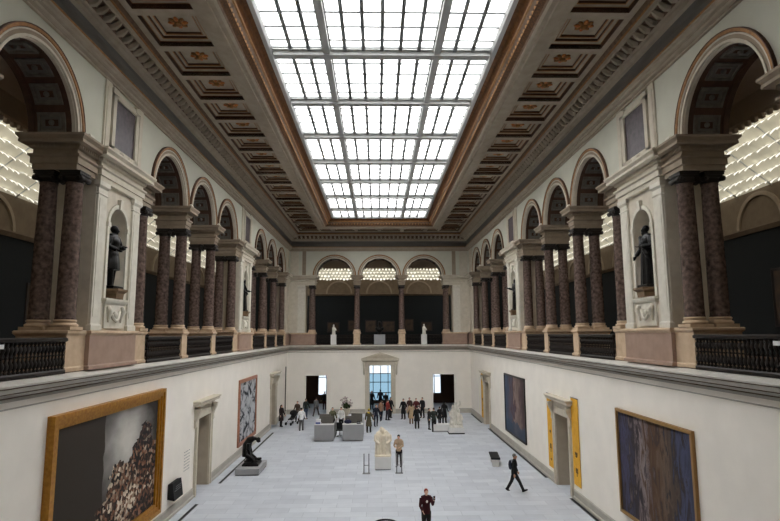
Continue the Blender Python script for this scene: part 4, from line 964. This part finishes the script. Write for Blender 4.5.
# far arcade
w = upper_wall(MBK, -HW, HW, ARCHB, 'wall_back_upper')
for k, xb in enumerate(BX):
    if k in (1, 2): ent(MBK, xb - .28, xb + .28, w)
    else: ent(MBK, xb - (.28 if k else 2.1), xb + (2.1 if k else .28), w, 8.55)
for k in (0, 3):
    sg = -1 if k == 0 else 1; y0, y1 = sorted((sg * 7.0, sg * 8.6))
    m = MB(MBK); m.box(HW, XD, y0, y1, ZC0, 11.93); m.build('corner_pier', M_stone, w)
    m = MB(MBK); m.rl(HW - .06, HW, *sorted((sg * 7.08, sg * 7.72)), [(.03, ZC0), (.03, ZC0 + .12), (0, ZC0 + .18), (0, 11.6), (.05, 11.8), (.05, 11.93)]); m.build('pilaster', M_white, w)
    m = MB(MBK); m.rl(HW - .05, HW, *sorted((sg * 7.0, sg * 7.35)), [(0, 12.9), (0, 15.2)]); m.build('panel_strip', M_stone_b, w)
    m = MB(MBK); m.rl(HW - .05, HW, *sorted((sg * 7.7, sg * 8.5)), [(0, 12.9), (0, 15.2)]); m.build('panel_strip', M_stone, w)

# ------------------------------------------------------------------ main ceiling
ceil = MB(); YW = 6.5  # skylight's unseen near end pulled in to darken faces turned to the camera
C0, C1 = 5.65, 7.45                     # coffer band
ceil.loop([(8.6, 15.2), (8.53, 15.2), (8.53, 15.26)], 0); ceil.loop([(8.53, 15.26), (8.54, 15.28)], 4); ceil.loop([(8.54, 15.28), (8.45, 15.3), (8.43, 15.36)], 0); ceil.loop([(8.43, 15.36), (8.44, 15.38)], 4); ceil.loop([(8.44, 15.38), (8.36, 15.4), (8.35, 15.47), (8.3, 15.49), (8.29, 15.55)], 0)
ceil.loop([(8.29, 15.55), (8.26, 15.565), (8.26, 15.595), (8.3, 15.61)], 2)
ceil.loop([(8.3, 15.61), (8.42, 15.78), (8.45, 15.95), (8.42, 16.08), (8.36, 16.14)], 3)
ceil.loop([(8.36, 16.14), (8.24, 16.16), (8.2, 16.26)], 0); ceil.loop([(8.2, 16.26), (8.22, 16.28)], 4); ceil.loop([(8.22, 16.28), (8.14, 16.3), (8.12, 16.36)], 0)
ceil.loop([(8.12, 16.36), (8.14, 16.6), (7.86, 16.62)], 4); ceil.loop([(7.86, 16.62), (7.84, 16.58), (7.78, 16.6), (7.76, 16.72)], 0); ceil.loop([(7.76, 16.72), (7.72, 16.74), (7.72, 16.78)], 2); ceil.loop([(7.72, 16.78), (7.68, 16.82), (7.66, 16.9)], 4); ceil.loop([(7.66, 16.9), (C1, 16.9)], 0)
ceil.loop([(C0, 16.9), (5.56, 16.9), (5.54, 16.82), (5.36, 16.8), (5.34, 16.76), (5.05, 16.74), (5.03, 16.8), (4.9, 16.82), (4.82, 16.88)], 0, YW)
ceil.loop([(4.82, 16.88), (4.78, 16.95), (4.6, 17.12), (4.54, 17.25)], [4, 5, 4], YW); ceil.loop([(4.54, 17.25), (4.5, 17.28), (4.48, 17.34)], 2, YW); ceil.loop([(4.48, 17.34), (4.4, 17.42), (4.36, 17.52), (4.22, 17.58)], 6, YW)
ceil.loop([(4.22, 17.58), (4.2, 17.5), (4.05, 17.5), (3.97, 17.6), (3.97, 17.75), (4.6, 17.75)], 7, YW)
ye0, ye1 = YW + HW - C0, YB - (HW - C0); yo0, yo1 = YN + HW - C1, YB - (HW - C1)
far = [17.66 + 2.15 * k for k in range(-6, 16)]
cof = []
for sg in (-1, 1):
    yy = yo0
    for f in far:
        ceil.box(*sorted((sg * C0, sg * C1)), yy, f - 1.8, 16.9, 17.0); yy = f; cof.append((sg * 6.55, f - .9, 1, 1))
    ceil.box(*sorted((sg * C0, sg * C1)), yy, yy + .05, 16.9, 17.0); cof.append((sg * 6.55, 50.85, 1, 1))
    ceil.box(*sorted((sg * C0, sg * C1)), 51.7, yo1, 16.9, 17.0)
xs = [(-5.45, -4.5), (-4.12, -2.31), (-1.97, -.17), (.17, 1.97), (2.31, 4.12), (4.5, 5.45)]
xx = -C0
for a, b in xs: ceil.box(xx, a, ye1, yo1, 16.9, 17.); xx = b; cof.append(((a + b) / 2, 50.85, (b - a) / 1.8, 1))
ceil.box(xx, C0, ye1, yo1, 16.9, 17.); ceil.box(-C0, C0, yo0, ye0, 16.9, 17.); ceil.box(-C0, C0, 51.7, yo1, 16.9, 17.)
M_wood2 = mat('warm_gilt_wood', (132, 86, 44), .5, .1, rgb2=(104, 64, 32), scale=6)
M_orn = mat('bronze_ornament', (82, 58, 40), .6, .1, rgb2=(120, 84, 50), scale=16)
M_ribs = M_ceil
ceiling = struct(ceil, 'ceiling', [M_ceil, M_stone, M_gold, M_dkgrey, M_ceil_d, M_orn, M_wood2, M_bar])
cm = MB()
rings = [(.9, 0), (.9, .17), (.87, .17), (.85, .19), (.77, .2), (.75, .18), (.72, .19), (.72, .27), (.63, .28), (.62, .25), (.58, .26), (.58, .33), (.46, .35)]
cm.rl(0, 0, 0, 0, rings, [3, 2, 0, 0, 0, 2, 3, 0, 0, 2, 3, 0, 4], (0, 1))
CM = cm.mesh('coffer', [M_ceil, M_ceil_d, M_gold, M_brown, M_soff])
rm = MB(); rm.ell((0, 0, .27), (.12, .12, .09), 10, 6, 1)
for k in range(8): a = k * PI / 4; rm.ell((.2 * math.cos(a), .2 * math.sin(a), .31), (.13, .075, .05), 8, 5, k % 2, Matrix.Rotation(a, 3, 'Z'))
RM = rm.mesh('rosette', [M_red, M_gold])
for x, y, sx, sy in cof:
    o = bpy.data.objects.new('coffer', CM); COL.objects.link(o); o.parent = ceiling; o.location = (x, y, 16.9); o.scale = (sx, sy, 1)
    q = bpy.data.objects.new('rosette', RM); COL.objects.link(q); q.parent = o
# carved leaf bands of the cornice and round the skylight
def leaves(a, z0, z1, lean, pitch, mt, name):
    m = MB(); L0, L1 = YN + HW - a, YB - (HW - a)
    def leaf(px, py, dx, dy):
        tx, ty = -dy, dx; w = pitch * .36
        p = lambda u, d, z: (px + tx * u + dx * d, py + ty * u + dy * d, z)
        m.add([p(-w, .06, z1), p(w, .06, z1), p(w * .9, -lean * .5, (z0 + z1) / 2), p(0, -lean, z0), p(-w * .9, -lean * .5, (z0 + z1) / 2), p(0, -lean * .6 - .05, (z0 + z1) / 2 + .02), p(0, .0, z1)], [(0, 6, 5, 4), (6, 1, 2, 5), (4, 5, 3), (5, 2, 3)])
    n = int((L1 - 6) / pitch)
    for k in range(n):
        y = L1 - (k + .5) * pitch
        leaf(a, y, 1, 0); leaf(-a, y, -1, 0)
    for k in range(int(2 * a / pitch)): leaf(-a + (k + .5) * pitch, L1, 0, 1)
    o = m.build(name, mt, ceiling); o['kind'] = 'stuff'; return o
m = MB(); L1 = YB - .6
for k in range(int((L1 - 8) / .4)):
    y = L1 - (k + .5) * .4
    for sg in (-1, 1):
        m.tube([(sg * 8.14, y, 16.44), (sg * 8.02, y, 16.46), (sg * 7.9, y, 16.54), (sg * 7.84, y, 16.6)], [.1, .12, .09, .06], 6, 0, False)
for k in range(40): x = -7.8 + k * .4; m.tube([(x, L1 + .14, 16.44), (x, L1 + .02, 16.46), (x, L1 - .1, 16.54), (x, L1 - .16, 16.6)], [.1, .12, .09, .06], 6, 0, False)
m.build('cornice_leaf', M_ceil, ceiling)['kind'] = 'stuff'
leaves(4.68, 17.0, 17.2, .1, .26, M_gold, 'gilt_leaf')

# skylight
r = sempty('window_1'); GZ = 17.62
bars = [19.33 + 4.3 * k for k in range(-1, 7)]
y0, y1 = YW + HW - 3.97, YB - (HW - 3.97)
for y in bars:
    m = MB(); m.box(-3.97, 3.97, y - .17, y + .17, GZ - .2, GZ + .1); m.box(-3.97, 3.97, y - .27, y + .27, GZ - .03, GZ + .04); m.build('cross_beam', M_bar, r)
for x in (-2.02, 2.02):
    m = MB(); m.box(x - .12, x + .12, y0, y1, GZ - .16, GZ + .1); m.box(x - .18, x + .18, y0, y1, GZ - .01, GZ + .05); m.build('long_beam', M_bar, r)
edges = [y0] + bars + [y1]
for i in range(len(edges) - 1):
    a, b = edges[i], edges[i + 1]
    if b < 6: continue
    for xa, xb, n in ((-3.97, -2.02, 3), (-2.02, 2.02, 6), (2.02, 3.97, 3)):
        m = MB()
        for k in range(1, n): x = xa + (xb - xa) * k / n; m.box(x - .065, x + .065, a, b, GZ - .05, GZ + .03)
        nr = max(1, round((b - a) / .86))
        for k in range(1, nr): y = a + (b - a) * k / nr; m.box(xa, xb, y - .042, y + .042, GZ - .02, GZ + .02)
        m.box(xa, xb, b - .42, b - .36, GZ - .05, GZ + .02)
        f = m.build('glazing_bar', M_barfine, r)
        m = MB(); m.add([(xa, a, GZ + .02), (xb, a, GZ + .02), (xb, b, GZ + .02), (xa, b, GZ + .02)], [(0, 1, 2, 3)]); m.build('pane', M_glass, r)

# ------------------------------------------------------------------ galleries behind the arcades
XG = 15.5
def gallery(M, y0, y1, s):
    m = MB(M); m.box(8.6, XG + .2, y0, y1, 6.0, ZF2); struct(m, 'floor_gallery_' + s, M_wood)
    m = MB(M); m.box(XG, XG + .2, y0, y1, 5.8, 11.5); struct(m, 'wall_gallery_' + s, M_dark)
    m = MB(M); m.box(XG, XG + .2, y0, y1, 11.5, 13.2)
    m.rl(XG - .06, XG, y0, y1, [(0, 11.4), (.06, 11.5), (.1, 11.56), (.1, 11.62), (0, 11.64)])
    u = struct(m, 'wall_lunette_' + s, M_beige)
    yc = 13.36 if s != 'back' else -8.6
    while yc < y1 - 2:
        if yc > y0 + 2:
            m = MB(M); m.arcband(XG - .08, XG, yc, 11.62, 1.25, 1.42); m.build('lunette_arch', M_stone_b, u)
        yc += 4.3
    m = MB(M); m.box(XD, 11.55, y0, y1, 14.62, 14.8); m.rl(11.4, 11.55, y0, y1, [(0, 14.0), (0, 14.62)]); m.rl(11.36, 11.6, y0, y1, [(0, 13.92), (0, 14.05)])
    k = y0 + .1
    while k < y1 - .3: m.box(11.5, 11.62, k, k + .16, 13.78, 13.93); k += .32
    struct(m, 'ceiling_gallery_' + s, M_vault)
    # lit frosted roof
    t = thing('glass_roof', 'glowing frosted glass roof over the %s gallery' % ('far' if s == 'back' else s), 'glass roof', M(XG, (y0 + y1) / 2, 13.2)); o = Vector(t.location); MM = lambda a, b, d: tuple(Vector(M(a, b, d)) - o)
    za, zb = 13.15, 16.4
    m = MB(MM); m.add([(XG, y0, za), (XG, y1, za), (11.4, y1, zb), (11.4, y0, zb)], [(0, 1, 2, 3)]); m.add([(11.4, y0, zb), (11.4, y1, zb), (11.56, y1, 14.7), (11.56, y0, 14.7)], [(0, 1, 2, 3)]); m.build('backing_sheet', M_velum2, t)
    R_ = random.Random(5)
    for k in range(11):
        q = (k + .4) / 11; x = XG + (11.4 - XG) * q; z = za + (zb - za) * q - .06; m = MB(MM); y = y0 + (k % 2) * .18
        while y < y1 - .5:
            wd = .36; dz = R_.uniform(-.06, .06); dx = R_.uniform(-.05, .05)
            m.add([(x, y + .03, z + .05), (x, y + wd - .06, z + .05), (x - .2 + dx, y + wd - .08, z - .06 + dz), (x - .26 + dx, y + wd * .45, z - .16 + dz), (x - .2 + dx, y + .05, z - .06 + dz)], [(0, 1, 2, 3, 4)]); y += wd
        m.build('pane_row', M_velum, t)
    m = MB(MM); y = y0 + 1.1
    while y < y1: m.tube([(XG - .02, y, za - .06), (11.45, y, zb - .06)], .03, 5); y += 2.15
    m.build('roof_rib', M_bar, t)['kind'] = 'stuff'
    return t
gallery(ML, YN, 59.8, 'left'); gallery(MR, YN, 59.8, 'right'); gallery(MBK, -8.6, 8.6, 'back')
m = MB()
for sg in (-1, 1): m.box(*sorted((sg * 8.6, sg * 15.7)), 59.8, 60.0, 6.0, 16.6); m.box(*sorted((sg * 8.6, sg * 15.7)), YN - .2, YN, 6., 16.6)
struct(m, 'wall_gallery_end', M_dark)
M_dkcanvas = mat('dim_canvas', (52, 44, 38), .6, rgb2=(84, 66, 50), scale=2)
for k, (x, z0, wd, h) in enumerate(((-4.9, 7.5, 1.3, 1.1), (-2.9, 7.6, .9, 1.2), (-.9, 7.5, 1.2, 1.3), (1.0, 7.5, 1.4, 1.2), (3.2, 7.6, 1.0, 1.3), (5.1, 7.6, 1.2, 1.0))):
    painting(MBK, x - wd / 2, x + wd / 2, z0, z0 + h, .1, 'small dim framed picture, %s from left on far gallery wall' % ORD[k], M_frame_k, M_dkcanvas, .06, XG)
for s, M in SIDES.items():
    for k, (y0, y1, z0, z1) in enumerate(((19.2, 21.6, 7.5, 9.8), (24.5, 26.5, 7.6, 9.6), (30, 33, 7.6, 9.9))):
        painting(M, y0, y1, z0, z1, .12, 'dim dark framed painting, %s from the near end on %s gallery wall' % (ORD[k], s), M_frame_k, M_dkcanvas, .06, XG)
for s, M, y in (('left', ML, 12.55), ('right', MR, 12.0)):
    c = M(8.49, y, 7.06); t = thing('label_plate', 'small white label plate tied on the nearest %s balustrade' % s, 'label', c)
    m = MB(); m.box(-.012, .012, -.11, .11, -.05, .05); m.build('plate', M_plastic, t)

# ------------------------------------------------------------------ light and camera
wd = bpy.data.worlds.new('sky'); sc.world = wd; wd.use_nodes = True
bg = wd.node_tree.nodes['Background']; bg.inputs['Color'].default_value = (1., .985, .965, 1); bg.inputs['Strength'].default_value = 3.0
def portal(loc, rot, sx, sy):
    l = bpy.data.lights.new('daylight_portal', 'AREA'); l.shape = 'RECTANGLE'; l.size = sx; l.size_y = sy; l.cycles.is_portal = True
    o = bpy.data.objects.new('daylight_portal', l); COL.objects.link(o); o.location = loc; o.rotation_euler = rot
portal((0, (y0 + y1) / 2, 17.8), (0, 0, 0), 8.0, y1 - y0)
portal((.15, 60.9, 2.5), (-PI / 2, 0, 0), 13, 4.6)

F = 555.; th = math.atan(73.5 / F); ps = math.atan(13 / F * math.cos(th))
cd = bpy.data.cameras.new('camera'); cam = bpy.data.objects.new('camera', cd); COL.objects.link(cam); sc.camera = cam
cd.sensor_fit = 'HORIZONTAL'; cd.sensor_width = 36; cd.lens = F / 780 * 36; cd.clip_start = .05; cd.clip_end = 200
fw = Vector((math.sin(ps) * math.cos(th), math.cos(ps) * math.cos(th), math.sin(th))); rt = Vector((math.cos(ps), -math.sin(ps), 0)); up = rt.cross(fw)
ro = .005; rt, up = rt * math.cos(ro) - up * math.sin(ro), up * math.cos(ro) + rt * math.sin(ro)
cam.matrix_world = Matrix(((rt.x, up.x, -fw.x, -.19), (rt.y, up.y, -fw.y, 0), (rt.z, up.z, -fw.z, 7.3), (0, 0, 0, 1)))
vs = sc.view_settings; vs.view_transform = 'Standard'; vs.look = 'None'; vs.exposure = 1.45; vs.gamma = 1.; vs.use_curve_mapping = False
sc.cycles.max_bounces = 8; sc.cycles.diffuse_bounces = 5; sc.cycles.transparent_max_bounces = 12; sc.cycles.use_denoising = True
for l, n in LABELS.items():
    if len(n) > 1: print('DUPLICATE LABEL', l, n)
    if not 4 <= len(l.split()) <= 16: print('LABEL LENGTH', len(l.split()), l)
